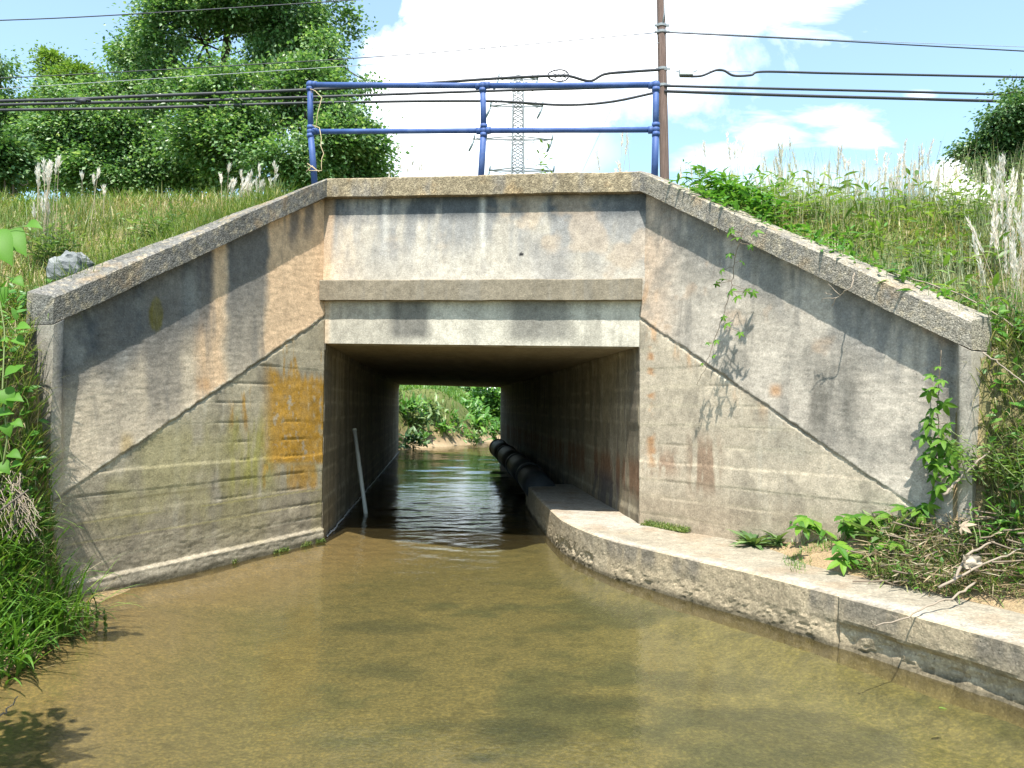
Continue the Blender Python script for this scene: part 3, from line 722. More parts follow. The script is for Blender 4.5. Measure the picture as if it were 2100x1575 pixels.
def build_ledge():
    n = len(ed); tg = np.gradient(ed, axis=0); tg /= np.linalg.norm(tg, axis=1)[:, None]
    out = np.stack([tg[:, 1], -tg[:, 0]], 1); out *= np.where(out[:, :1] > 0, -1, 1)      # towards the water
    zf = np.concatenate([np.linspace(-.55, 0, 6)[:-1], np.linspace(0, ZL - .012, 18)])
    P = []; kind = []
    prof_w = np.concatenate([[.02], np.linspace(.05, 1, 34) ** 1.0])
    arc = np.arange(n) * .025
    for i in range(n):
        x, y = ed[i]
        if y > B[1]: xi = B[0] + (y - B[1]) * AX[0] / AX[1] + .08
        elif y > 5.95: xi = float(x_wingR(y)) + .10
        else: xi = max(x + 1.6, 3.1)
        for z in zf:
            f = max(0, z) / ZL; P.append((x - out[i][0] * .02 * f, y - out[i][1] * .02 * f, z)); kind.append(0)
        x0, y0 = x - out[i][0] * .034, y - out[i][1] * .034
        for w_ in prof_w:
            P.append((x0 + (xi - x0) * w_, y0, ZL + .0)); kind.append(1 + w_)
    P = np.array(P); kind = np.array(kind); m = len(zf) + len(prof_w)
    O2 = np.repeat(out, m, 0); A2 = np.repeat(arc, m)
    face = kind == 0
    q = np.stack([A2, P[:, 2], A2 * 0], 1)
    er = fbm(q, (4, 6, 1), 5, .65, 121); ef = fbm(q, 22, 4, .6, 122)
    am = np.where(face, .011, 0) * (ef - .5) + np.where(face, 1, 0) * .09 * np.minimum(0, er - .52) * (1 - sm(.08, .24, P[:, 2])) * sm(-.3, 0, P[:, 2])
    # an undercut break towards the near end, a step at the two cold joints
    jx = [float(np.interp(p, proj(P3_(ed))[0], arc)) for p in (1247, 1716)]
    brk = sm(jx[1] - .1, jx[1] + .15, A2)
    line = .16 - .02 * (A2 - jx[1]) + .07 * (fbm(q, (3, .001, 1), 4, .6, 124) - .5)
    am -= np.where(face, 1, 0) * brk * .06 * (1 - sm(line - .02, line + .035, P[:, 2])) * sm(-.05, .03, P[:, 2]) * (fbm(q, (7, 9, 1), 3, .6, 129) * 1.4)
    for j in jx: am -= np.where(face, .018, 0) * (1 - sm(.0, .02, np.abs(A2 - j)))
    am += np.where(face, .012, 0) * sm(jx[0] - .005, jx[0] + .005, A2) + np.where(face, .012, 0) * sm(jx[1] - .005, jx[1] + .005, A2)
    P[:, 0] += O2[:, 0] * am; P[:, 1] += O2[:, 1] * am
    P[:, 2] += np.where(face, 0, 1) * ((fbm(P, 3, 3, .5, 125) - .5) * .02 + (fbm(P, 30, 3, .5, 126) - .5) * .006)
    c = np.tile(np.array([.37, .30, .20]), (len(P), 1)) * (.75 + .5 * fbm(q, 1.6, 5, .6, 127))[:, None]
    n1 = fbm(q, (5, 1, 1), 5, .6, 128)
    c = mixc(c, (.16, .145, .12), sm(.44, .64, n1) * .75 * sm(.12, .28, P[:, 2]))
    c = mixc(c, (.44, .37, .26), (1 - sm(jx[0] - .1, jx[0], A2)) * .6)
    c = mixc(c, (.10, .085, .055), (1 - sm(.015, .06, P[:, 2] + .04 * (er - .5))) * .9); c = mixc(c, (.34, .28, .15), 1 - sm(-.05, .0, P[:, 2]))  # wet dark line; silty face below it lightened to make up for grazing sun
    top = np.where(face, 0.0, 1.0)
    ct = np.tile(np.array([.27, .238, .18]), (len(P), 1)) * (.82 + .36 * fbm(P, 2.2, 5, .6, 130))[:, None]
    ct = mixc(ct, (.35, .325, .275), np.clip(1 - (kind - 1) * 8.0 + (fbm(P, 4, 3, .5, 131) - .5), 0, 1) * .9)
    ct = mixc(ct, (.35, .325, .275), sm(8.0, 8.7, P[:, 1]) * .8)
    ct = mixc(ct, (.27, .20, .13), sm(.5, .68, fbm(P, 3.5, 5, .6, 132)) * .5)
    c = c * (1 - top[:, None]) + ct * top[:, None]
    i = np.arange(n - 1)[:, None] * m; j = np.arange(m - 1)[None, :]
    f = np.stack([i + j, i + m + j, i + m + j + 1, i + j + 1], -1).reshape(-1, 4)
    e0 = np.concatenate([np.arange(m)]); V = np.concatenate([P, [[P[m - 1][0], P[m - 1][1], -.55]]]); c = np.concatenate([c, c[:1]])
    capf = np.concatenate([e0, [len(P)]])[None, :]
    mk("ledge_body", V, [f, capf], M["ledge"], ledge, False, c)
def P3_(p2): return np.concatenate([p2, np.zeros((len(p2), 1))], 1)
build_ledge()

# ------------------------------------------------------------------ terrain
bl_y = np.array([0, 3, 4.57, 5.1, 5.47, 5.9, 6.2, 6.6]); bl_x = np.array([-2.7, -2.78, -2.9, -2.98, -3.03, -3.10, -3.16, -3.28])
def emb(x, y):
    l = np.minimum(3.86 + .54 * (y - A[1]), 4.2 + .02 * (y - 11)); l = np.where(y > 9.9, np.minimum(l, 4.12 + .10 * (y - 9.9)), l); l = np.minimum(l, 4.25)
    r = np.minimum(3.75 + .64 * (y - B[1]), 4.1); r = np.where(y > 8.9, np.minimum(r, 3.84 + .16 * (y - 8.9)), r); r = np.minimum(r, 4.12)
    t = sm(-2.6, 1.7, x); return l * (1 - t) + r * t
def terr(x, y):
    x = np.asarray(x, float); y = np.asarray(y, float)
    P = np.stack([x, y, x * 0], 1)
    E = emb(x, y) + (fbm(P, .8, 3, .5, 141) - .5) * .22 * sm(.2, 1.2, np.maximum(x_wingL(y) - x, x - x_wingR(y)))
    fy = A[1] + (x - A[0]) * dF[1] / dF[0]
    # left bank in front of the wing's end
    d = np.interp(y, bl_y, bl_x) - x
    k = 1.15 + 6.5 * sm(5.5, 6.4, y)
    zb = np.where(d < 0, -.3 + 0 * d, np.where(d < .3, .35 * d, .105 + k * (d - .3)))
    zb = zb + (fbm(P, 2.5, 3, .5, 142) - .5) * .16 * sm(.1, .5, d)
    left = np.where(y > 6.36, E, np.minimum(E, zb))
    dr = x - xw(y); s_ = np.maximum(0, dr - .62 - .5 * sm(6.2, 7.6, y))
    zr = .31 + .36 * s_ + .13 * s_ ** 2 + (fbm(P, 3, 3, .5, 143) - .5) * .10 * sm(0, .4, s_)
    g = sm(4.9, 6.0, y) * sm(3.35, 3.9, x)
    rf = np.minimum(np.maximum(zr * (1 - g) + E * g, zr), np.maximum(E, zr * .9))
    right = np.where((x > x_wingR(y) + .13) & (y > 5.95), E, rf)
    mid = -1.5 + 0 * x
    z = mid
    behind = y > fy + .17
    lw = np.where(y > 6.36, x < x_wingL(y) - .14, x < np.interp(y, bl_y, bl_x) + .3)
    rw = np.where(dr > .3, True, False)
    z = np.where(rw & ~behind, right, z); z = np.where(lw & ((y < A[1] + .2)), left, z)
    z = np.where(behind & ((x > A[0] - .12) | (y > A[1])), np.where((y > B[1] - 3) , E, z), z)
    z = np.where((x > x_wingR(y) + .13) & (y > 5.95), E, z)
    z = np.where((x < x_wingL(y) - .14) & (y > 6.36), E, z)
    return z
def build_terrain():
    st = .1
    X = np.arange(-15, 14.01, st); Y = np.arange(.4, 14.01, st); nx, ny = len(X), len(Y)
    gx, gy = np.meshgrid(X, Y, indexing="ij"); x, y = gx.ravel(), gy.ravel()
    z = terr(x, y); P = np.stack([x, y, z], 1)
    n1 = fbm(P, 1.2, 5, .6, 151); n2 = fbm(P, 3.2, 4, .6, 152)
    c = np.tile(np.array([.25, .205, .12]), (len(P), 1)) * (.8 + .4 * n1)[:, None]
    c = mixc(c, (.12, .15, .055), sm(.32, .54, n2) * .8)
    dr = x - xw(y)
    rl = (dr > 0) & (x < x_wingR(np.minimum(y, B[1])) + .2) & (y < B[1])
    c = mixc(c, (.40, .29, .19), np.where((dr > 0) & (z < .75) & (x > 0), 1, 0) * .85)
    c = mixc(c, (.42, .32, .19), np.where((x < -2) & (z < .28), 1, 0) * .9)
    c = mixc(c, (.16, .11, .07), np.where((x < -2) & (y < 6.5) & (z > .3) & (z < 1.5), 1, 0) * .6)
    f = grid_faces(nx, ny); zf = z[f]; keep = ((zf.max(1) - zf.min(1) < 1.15) | ((zf.min(1) > -1.0) & (x[f].min(1) > 3.1) & (y[f].max(1) < 6.8))) & (zf.max(1) > -1.0)
    o = mk("ground", P, [f[keep]], M["ground"], None, True, c); o["kind"] = "structure"
build_terrain()
def build_far():
    # land level with the road, reaching back beyond the stream valley to the horizon
    bx = np.array([-4.9, -4.15, -3.5, -2.6, -1.9, -1.2, -.4, 3, 14.]); by = np.array([28.0, 29.6, 30.8, 31.8, 33.6, 36, 38.5, 44, 50.])
    xs = np.concatenate([np.linspace(-420, -40, 16), np.linspace(-36, -9, 19), np.arange(-8.4, 6.01, .3), np.linspace(7, 40, 20), np.linspace(50, 420, 14)])
    ys = np.concatenate([np.linspace(14, 27.6, 12), np.arange(28, 40, .3), np.linspace(41, 60, 20), np.linspace(66, 130, 12), np.linspace(160, 1200, 10)])
    gx, gy = np.meshgrid(xs, ys, indexing="ij"); x, y = gx.ravel(), gy.ravel(); P = np.stack([x, y, x * 0], 1)
    d = y - np.interp(x, bx, by) 
    st = sm(-1.0, -3.6, x) if False else 1 - sm(-3.6, -1.2, x)
    z = np.where(d < 0, np.maximum(-.5, .25 * d), .10 * np.minimum(d, .9))
    z = z + np.clip(d - .5 + .45 * st, 0, 3.0) * (.34 + .40 * st) + np.clip(d - 5, 0, 14) * .03
    xc = -.4 - .092 * (y - 9)
    hi = np.maximum(sm(5.5, 9, xc - x), sm(9, 20, x - xc) * .9)
    z = z + (fbm(P, .9, 4, .55, 161) - .5) * .35 * sm(.2, 2, d)
    road = np.where(y < 27.8, 1.0, 0.0)
    z = z * (1 - np.maximum(hi, road)) + (4.1) * np.maximum(hi, road)
    z = np.where(y > 150, np.minimum(z, 1.5), z)
    P[:, 2] = z
    n1 = fbm(P, 1.2, 5, .6, 162)
    c = np.tile(np.array([.28, .21, .13]), (len(P), 1)) * (.75 + .5 * n1)[:, None]
    c = mixc(c, (.12, .16, .05), sm(.45, 1.0, z) * .85)
    c = mixc(c, (.42, .33, .23), (1 - sm(.12, .3, z)) * .8)
    f = grid_faces(len(xs), len(ys)); zf = z[f]; keep = (zf.max(1) - zf.min(1) < 2.2) | (x[f].min(1) > 8) | (x[f].max(1) < -9)
    o = mk("terrain", P, [f[keep]], M["ground"], None, True, c); o["kind"] = "structure"
    return lambda qx, qy: None
build_far()

def build_bed():
    X = np.arange(-6, 6.01, .06); Y = np.concatenate([np.arange(-2, 12, .06), np.arange(12, 36, .25)]); nx, ny = len(X), len(Y)
    gx, gy = np.meshgrid(X, Y, indexing="ij"); x, y = gx.ravel(), gy.ravel(); P = np.stack([x, y, x * 0], 1)
    dl = x - np.where(y > 6.6, x_wingL(np.minimum(y, A[1])), np.interp(y, bl_y, bl_x))
    shallow = 1 - sm(0, 1.5, dl - .25 * (y > 7))
    z = -.205 + .035 * (fbm(P, .9, 3, .5, 171) - .5) * 2
    z = z + shallow * .175 * (1 - .6 * sm(6.0, 8.0, y)); z = z + .09 * (1 - sm(0, .5, x - x_wingL(np.minimum(y, A[1])))) * (y < 12) * (y > 6)
    z = z + .11 * (1 - sm(0, .5, xw(y) - x)) * (y < 13)
    z = np.where((dl < .02) & (y < 6.6), np.maximum(z, .0 + .1 * np.minimum(0, dl)), z)
    P[:, 2] = z
    n1 = fbm(P, (1.0, .8, 1), 5, .6, 172); n2 = fbm(P, (1.5, 2.1, 1), 5, .6, 173); n3 = fbm(P, (3.2, 4.5, 1), 5, .65, 174)
    c = np.tile(np.array([.148, .132, .07]), (len(P), 1)) * (.8 + .4 * n1)[:, None]
    c = mixc(c, (.235, .172, .10), shallow * .85)
    c = mixc(c, (.22, .215, .105), sm(.2, 2.2, x + .6) * .45 * (1 - sm(7, 9, y)))
    dk = sm(.50, .62, n2) * sm(.3, .55, n3 + .1) * (1 - shallow) * sm(-2.2, -.6, x + .12 * (y - 4))
    c = mixc(c, (.075, .088, .055), dk * .8 * (1 - sm(7.5, 9, y)))
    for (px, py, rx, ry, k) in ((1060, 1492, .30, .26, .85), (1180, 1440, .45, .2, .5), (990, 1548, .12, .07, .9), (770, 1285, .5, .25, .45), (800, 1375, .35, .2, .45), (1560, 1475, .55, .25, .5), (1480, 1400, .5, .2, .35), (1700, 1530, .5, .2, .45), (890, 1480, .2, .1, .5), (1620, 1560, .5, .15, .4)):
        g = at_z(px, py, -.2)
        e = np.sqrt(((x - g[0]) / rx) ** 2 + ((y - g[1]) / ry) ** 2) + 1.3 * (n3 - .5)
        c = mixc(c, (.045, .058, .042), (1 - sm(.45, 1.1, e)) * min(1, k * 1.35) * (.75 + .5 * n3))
    fd = sm(.54, .68, fbm(P, (5, 6, 1), 5, .68, 176)); c = mixc(c, (.085, .088, .05), fd * .6 * (1 - shallow))
    o = mk("stream_bed", P, [grid_faces(nx, ny)], M["bed"], None, True, c); o["kind"] = "structure"
build_bed()
def build_water():
    X = np.arange(-5.2, 5.01, .045); Y = np.concatenate([np.arange(-1, 14, .045), np.arange(14, 46, .09)]); gx, gy = np.meshgrid(X, Y, indexing="ij")
    x, y = gx.ravel(), gy.ravel(); P = np.stack([x, y, x * 0], 1)
    far = sm(13, 19, y); rif = sm(6.6, 9.2, y) * (1 - sm(14, 19, y)); pool = 1 - sm(8, 11, y)
    z = far * .055 * (fbm(P, (.55, 1.0, 1), 2, .45, 181) - .5) + far * .016 * (fbm(P, (1.6, 3.2, 1), 2, .5, 182) - .5)
    z = z + rif * (.013 * (fbm(P, (1.8, 3.2, 1), 3, .5, 183) - .5) + .011 * (fbm(P, (5, 8, 1), 3, .55, 184) - .5))
    z = z + pool * (.0045 * (fbm(P, (1.6, 2.6, 1), 3, .5, 185) - .5) + .0016 * (fbm(P, (7, 11, 1), 3, .5, 186) - .5))
    P[:, 2] = z
    o = mk("water", P, [grid_faces(len(X), len(Y))], M["water"], None, True); o["kind"] = "structure"
build_water()

# ------------------------------------------------------------------ leaves, blades, stems
def leaf_tpl(wd=.5, fold=.18, droop=.2, stations=((0, .04), (.22, .8), (.5, 1), (.78, .62), (1, 0))):
    V, idx = [], []
    for t, w_ in stations:
        y = t; z = -droop * t * t
        V.append((0, y, z)); a = len(V) - 1
        if w_ > 0: V.append((-wd / 2 * w_, y, z + fold * wd / 2 * w_)); V.append((wd / 2 * w_, y, z + fold * wd / 2 * w_)); idx.append((a, a + 1, a + 2))
        else: idx.append((a, a, a))
    q, t3 = [], []
    for (m0, l0, r0), (m1, l1, r1) in zip(idx[:-1], idx[1:]):
        if l1 == m1: t3 += [(m0, l0, m1), (m0, m1, r0)]
        else: q += [(m0, l0, l1, m1), (m0, m1, r1, r0)]
    return np.array(V, float), [np.array(q), np.array(t3)]
LEAF = leaf_tpl(); LEAF_N = leaf_tpl(.30, .25, .35); HEART = leaf_tpl(.92, .34, .38, ((0, .42), (.06, .78), (.16, .97), (.3, 1), (.46, .9), (.62, .68), (.78, .4), (.9, .16), (1, 0)))
RHOMB = (np.array([(0, 0, 0), (-.36, .45, .07), (0, 1, -.05), (.36, .45, .07)], float), [np.array([(0, 3, 2), (0, 2, 1)])])
def blade_tpl(bend):
    st = ((0, .8), (.3, 1), (.62, .8), (.85, .5), (1, 0)); V, q, t3 = [], [], []
    for t, w_ in st:
        a = bend * t; y = math.sin(a) / bend if bend else t; z = (1 - math.cos(a)) / bend if bend else 0
        if w_: V += [(-.5 * w_, z, y), (.5 * w_, z, y)]
        else: V.append((0, z, y))
    for i in range(3): q.append((2 * i, 2 * i + 1, 2 * i + 3, 2 * i + 2))
    t3.append((6, 7, 8)); return np.array(V, float), [np.array(q), np.array(t3)]
BLADES = [blade_tpl(b) for b in (.25, .7, 1.2, 1.8)]
def inst(tpl, pos, X, Y, Z, sc):
    tV, tF = tpl; n = len(pos); k = len(tV); sc = np.asarray(sc, float)
    if sc.ndim == 1: sc = np.repeat(sc[:, None], 3, 1)
    V = pos[:, None, :] + tV[None, :, 0:1] * (X * sc[:, 0:1])[:, None, :] + tV[None, :, 1:2] * (Y * sc[:, 1:2])[:, None, :] + tV[None, :, 2:3] * (Z * sc[:, 2:3])[:, None, :]
    off = (np.arange(n) * k)[:, None, None]
    return V.reshape(-1, 3), [(f[None] + off).reshape(-1, f.shape[1]) for f in tF if len(f)]
def unit(v): return v / (np.linalg.norm(v, axis=-1, keepdims=True) + 1e-12)
def frames(d, up):
    Y = unit(d); X = unit(np.cross(Y, up)); Z = np.cross(X, Y); return X, Y, Z
def leaves(mb, tpl, pos, d, up, sc):
    X, Y, Z = frames(np.asarray(d, float), np.asarray(up, float)); mb.add(*inst(tpl, np.asarray(pos, float), X, Y, Z, sc))
def blades(mb, pos, h, w_, lean=.15, bendpick=None, face=None):
    n = len(pos); az = rng.uniform(0, 2 * math.pi, n) if face is None else face
    Yd = np.stack([np.cos(az), np.sin(az), 0 * az], 1); tilt = np.abs(rng.normal(0, lean, n))
    Zu = unit(Yd * np.sin(tilt)[:, None] + np.array([0, 0, 1.0]) * np.cos(tilt)[:, None]); X = unit(np.cross(Yd, Zu)); Yd = np.cross(Zu, X)
    k = rng.integers(0, len(BLADES), n) if bendpick is None else rng.choice(bendpick, n)
    for b in range(len(BLADES)):
        m = k == b
        if m.any():
            sc = np.stack([w_[m], h[m], h[m]], 1); mb.add(*inst(BLADES[b], pos[m], X[m], Yd[m], Zu[m], sc))
def rand_dirs(n):
    return unit(rng.normal(size=(n, 3)))
def tpl_palmate():
    V, q, t3, n = [], [], [], 0
    for a, L in ((-1.9, .62), (-.95, .88), (0, 1), (.95, .88), (1.9, .62)):
        v, f = leaf_tpl(.40, .2, .35); c, s = math.cos(a), math.sin(a); v = v * L
        vv = np.stack([v[:, 0] * c + v[:, 1] * s, -v[:, 0] * s + v[:, 1] * c, v[:, 2]], 1)
        V.append(vv); q.append(f[0] + n); t3.append(f[1] + n); n += len(v)
    return np.concatenate(V), [np.concatenate(q), np.concatenate(t3)]
PALM = tpl_palmate()

# ------------------------------------------------------------------ trees
def wob(a, b, n, amt):
    t = np.linspace(0, 1, n)[:, None]; p = np.asarray(a) + (np.asarray(b) - np.asarray(a)) * t
    o = rng.normal(0, amt, (n, 3)); o[0] = 0; o[-1] = 0; return p + o
def tree(name, label, Y, trunk_px, base_z, blobs, nclump, per, lsize, mat, cat="tree", trunk_r=.2, depth=1.0, group=None, clump_r=.42):
    b0 = at_y(trunk_px, 500, Y); base = np.array([b0[0], b0[1], base_z])
    t = thing(name, base, label, cat, group)
    k = Y / F_PX; C, Rr = [], []
    for (px, py, rx, ry) in blobs:
        c = at_y(px, py, Y + rng.uniform(-.5, .5)); C.append(c); Rr.append((rx * k, (rx + ry) / 2 * k * depth, ry * k))
    C = np.array(C); Rr = np.array(Rr); vol = Rr.prod(1) ** .7; pr = vol / vol.sum()
    N0 = nclump * 4; ids = rng.choice(len(C), N0, p=pr); dirs = rand_dirs(N0); rr = rng.uniform(.25, 1.0, N0) ** .5 * rng.choice([1, 1, 1, 1.22], N0)
    cc = C[ids] + dirs * Rr[ids] * rr[:, None]
    kk = np.argsort(-(fbm(cc, .75, 3, .55, len(name) + trunk_px * .1) + rng.normal(0, .045, N0)))[:nclump]; rng.shuffle(kk); ids, dirs, cc = ids[kk], dirs[kk], cc[kk]
    # limbs
    mb = MB(); top = C[np.argmax(C[:, 2])]
    tp = wob(base - np.array([0, 0, .3]), np.array([top[0] * .5 + base[0] * .5, base[1], top[2]]), 9, .10 * trunk_r * 5)
    mb.tube(tp, np.linspace(trunk_r, trunk_r * .2, 9), 9)
    for c, r in zip(C, Rr):
        j = min(7, max(1, int(np.searchsorted(tp[:, 2], c[2] - r[2] * .9)))); p0 = tp[j - 1]
        mb.tube(wob(p0, c, 6, .12), np.linspace(trunk_r * .45, trunk_r * .14, 6), 6)
    for i in rng.choice(nclump, min(nclump, 110), replace=False):
        mb.tube(wob(C[ids[i]], cc[i], 4, .08), np.linspace(trunk_r * .13, .008, 4), 5)
    mb.build("trunk", M["bark"], t)
    # leaf sprays
    lv = MB(); csz = rng.uniform(.6, 1.35, nclump) * clump_r
    m = nclump * per; ci = np.repeat(np.arange(nclump), per)
    off = rng.normal(0, 1, (m, 3)) * np.array([1, 1, .62]) * csz[ci][:, None] * .62
    off[:, 2] -= .12 * np.abs(off[:, 0])
    pos = cc[ci] + off
    od = unit(pos - C[ids[ci]]) + unit(off) * .6 + rng.normal(0, .55, (m, 3)); od[:, 2] -= .35
    up = np.array([0, 0, 1.0]) + rng.normal(0, .55, (m, 3)) + .5 * unit(pos - C[ids[ci]])
    leaves(lv, RHOMB, pos, od, up, lsize * rng.uniform(.6, 1.35, m))
    lv.build("crown", mat, t, False)
    return t
tree("broadleaf_tree", "tallest broadleaf tree behind the cables, its crown cut by the top of the photo", 25, 430, 4.1,
     [(480, -80, 200, 130), (300, 50, 105, 100), (420, 90, 150, 110), (570, 40, 150, 130), (690, 120, 80, 95), (340, 170, 110, 90)], 520, 210, .115, M["leaf_tree"], trunk_r=.27)
tree("broadleaf_tree", "sunlit leafy tree directly behind the left post of the blue railing", 22, 610, 4.1,
     [(560, 210, 130, 100), (640, 190, 100, 95), (690, 310, 85, 65), (590, 330, 160, 75), (480, 300, 120, 90), (730, 345, 55, 40)], 480, 210, .11, M["leaf_tree"], trunk_r=.2)
tree("broadleaf_tree", "spreading tree with thin leaning trunks above the grassy bank, left of the tallest tree", 24, 255, 4.1,
     [(250, 215, 120, 85), (190, 300, 110, 85), (330, 300, 110, 95), (390, 220, 90, 90), (260, 360, 130, 45), (420, 350, 90, 50)], 440, 200, .11, M["leaf_tree"], trunk_r=.14)
tree("broadleaf_tree", "pale airy tree with a ragged top seen against the blue sky", 30, 140, 4.1,
     [(105, 140, 30, 28), (150, 185, 55, 45), (120, 250, 75, 60), (190, 240, 70, 60), (90, 320, 80, 60)], 300, 140, .11, M["leaf_pale"], trunk_r=.14)
tree("broadleaf_tree", "narrow tree cut off by the left edge of the photo under the cables", 27, -20, 4.1,
     [(-8, 120, 22, 42), (-25, 210, 50, 50), (20, 260, 70, 45), (-30, 300, 70, 60)], 240, 150, .11, M["leaf_tree"], trunk_r=.15)
tree("dark_shrub", "low dark shrub at the left edge behind the grass crest", 20, 20, 4.1,
     [(10, 335, 55, 45), (55, 370, 40, 30), (-20, 380, 50, 30)], 150, 90, .12, M["leaf_dark"], "shrub", .07)
tree("dark_tree", "dark leaning tree beside the tall plume grass at the right edge of the photo", 19, 2085, 4.0,
     [(2085, 190, 48, 22), (2060, 228, 62, 22), (2025, 268, 40, 16), (2085, 268, 60, 26), (2015, 305, 45, 16), (2075, 310, 60, 24), (2045, 345, 45, 16), (2150, 260, 70, 80), (2110, 345, 50, 22)], 300, 120, .085, M["leaf_dark"], trunk_r=.13, clump_r=.32)
# far bank, seen through the opening
tree("far_bush", "broad bright leafy bush on the far bank, upper right of the view through the tunnel", 40, 1010, .6,
     [(1005, 812, 40, 28), (1045, 826, 55, 34), (1030, 800, 30, 18), (985, 845, 26, 22)], 120, 60, .22, M["leaf_bright"], "bush", .05)
tree("far_bush", "dark green bush in the middle of the view through the tunnel", 50, 905, .8,
     [(900, 813, 45, 20), (925, 840, 36, 22), (880, 835, 30, 22)], 120, 60, .24, M["leaf_dark"], "bush", .06)
tree("far_bush", "mid green bush behind the far left bank in the view through the tunnel", 46, 845, .8,
     [(835, 812, 40, 18), (850, 832, 40, 20), (810, 820, 30, 22)], 120, 60, .2, M["leaf_tree"], "bush", .06)
tree("far_bush", "small hazy green bush between the dark bush and the bright bush beyond the tunnel", 56, 962, .8,
     [(962, 804, 28, 22), (955, 835, 26, 22)], 80, 55, .24, M["leaf_tree"], "bush", .05)

# ------------------------------------------------------------------ grass
def scatter(n, x0, x1, y0, y1, test):
    x = rng.uniform(x0, x1, n); y = rng.uniform(y0, y1, n); z = terr(x, y)
    m = (z > -.05) & test(x, y, z); return np.stack([x, y, z], 1)[m]
def patch(P, sc, seed, lo, hi): return sm(lo, hi, fbm(P, sc, 3, .5, seed)) > rng.uniform(0, 1, len(P))
onL = lambda x, y, z: (x < x_wingL(y) - .2) & (y > 6.5) | ((y <= 6.5) & (x < np.interp(y, bl_y, bl_x) - .55) & (z > .9))
onR = lambda x, y, z: ((x > x_wingR(y) + .22) & (y > 6.1)) | ((y <= 6.1) & (x > 3.75) & (z > .9))
P = scatter(46000, -12, -2.2, 5.2, 11.4, onL)
def stuffmesh(name, label_kind, mb, mat): o = mb.build(name, mat, None, False); o["kind"] = "stuff"; return o
gL = MB(); q = P[patch(P, .9, 201, .12, .38)]; blades(gL, q - [0, 0, .02], rng.uniform(.10, .30, len(q)), rng.uniform(.005, .011, len(q)), .35)
stuffmesh("green_grass", "", gL, M["grass"])
gD = MB(); q = P[~patch(P, .9, 201, .40, .62)]; blades(gD, q - [0, 0, .02], rng.uniform(.07, .24, len(q)), rng.uniform(.004, .009, len(q)), .6)
stuffmesh("dry_grass", "", gD, M["grass_dry"])
# crest fringe on the left
P = scatter(9000, -12, -2.5, 10.2, 12.5, lambda x, y, z: z > 3.9)
gC = MB(); blades(gC, P - [0, 0, .02], rng.uniform(.12, .28, len(P)), rng.uniform(.006, .012, len(P)), .3)
stuffmesh("crest_grass", "", gC, M["grass_lush"])
# the overgrown right slope
P = scatter(52000, 1.9, 13, 4.6, 11.2, onR)
gR = MB(); q = P[patch(P, .8, 205, .3, .6)]; hh = rng.uniform(.10, .34, len(q)) * np.where(q[:, 1] > 9.0, .7, 1); blades(gR, q - [0, 0, .03], hh, rng.uniform(.006, .014, len(q)), .3)
stuffmesh("meadow_grass", "", gR, M["grass"])
q = P[patch(P, 1.3, 206, .45, .65)]; gS = MB(); blades(gS, q - [0, 0, .03], rng.uniform(.15, .5, len(q)) * np.where(q[:, 1] > 9.0, .55, 1), rng.uniform(.004, .007, len(q)), .14, [0, 1])
stuffmesh("tall_stem_grass", "", gS, M["grass_blue"])
q = P[~patch(P, 1.1, 207, .36, .6)]; gT = MB(); blades(gT, q - [0, 0, .03], rng.uniform(.08, .36, len(q)), rng.uniform(.004, .008, len(q)), .7)
stuffmesh("straw_grass", "", gT, M["grass_dry"])
qa = scatter(6500, 2.3, 13, 8.2, 11.3, onR); qa = qa[patch(qa, 1.0, 209, .38, .6)]; gX = MB(); blades(gX, qa - [0, 0, .03], rng.uniform(.3, .95, len(qa)), rng.uniform(.0025, .005, len(qa)), .13, [0, 0, 1])
stuffmesh("wispy_stems", "", gX, M["straw_pale"])
# broad weeds among the right slope
q = P[patch(P, 1.0, 208, .42, .58)][:4200]; wd = MB(); n = len(q); hz = rng.uniform(.05, .42, n)
dd_ = rand_dirs(n); dd_[:, 2] = np.abs(dd_[:, 2]) * .5
leaves(wd, LEAF_N, q + np.stack([0 * hz, 0 * hz, hz], 1), dd_, np.tile([0, 0, 1.0], (n, 1)) + rng.normal(0, .3, (n, 3)), rng.uniform(.07, .17, n))
stuffmesh("weed_leaves", "", wd, M["leaf_pale"])

# grass and weeds clothing the steep banks beside the wing ends
def steep(n, x0, x1, y0, y1, zmin, zmax, keep):
    me = bpy.data.objects["ground"].data; V = np.empty(len(me.vertices) * 3); me.vertices.foreach_get("co", V); V = V.reshape(-1, 3)
    f = np.empty(len(me.loops), int); me.loops.foreach_get("vertex_index", f); f = f.reshape(-1, 4); c = V[f].mean(1)
    f = f[(c[:, 0] > x0) & (c[:, 0] < x1) & (c[:, 1] > y0) & (c[:, 1] < y1)]
    a, b, c_, d = V[f[:, 0]], V[f[:, 1]], V[f[:, 2]], V[f[:, 3]]; ar = np.linalg.norm(np.cross(c_ - a, d - b), axis=1)
    k = rng.choice(len(f), n, p=ar / ar.sum()); u, v = rng.uniform(0, 1, (2, n, 1)); P = (a[k] * (1 - u) + b[k] * u) * (1 - v) + (d[k] * (1 - u) + c_[k] * u) * v
    m = (P[:, 2] > zmin) & (P[:, 2] < zmax) & keep(P[:, 0], P[:, 1]); return P[m]
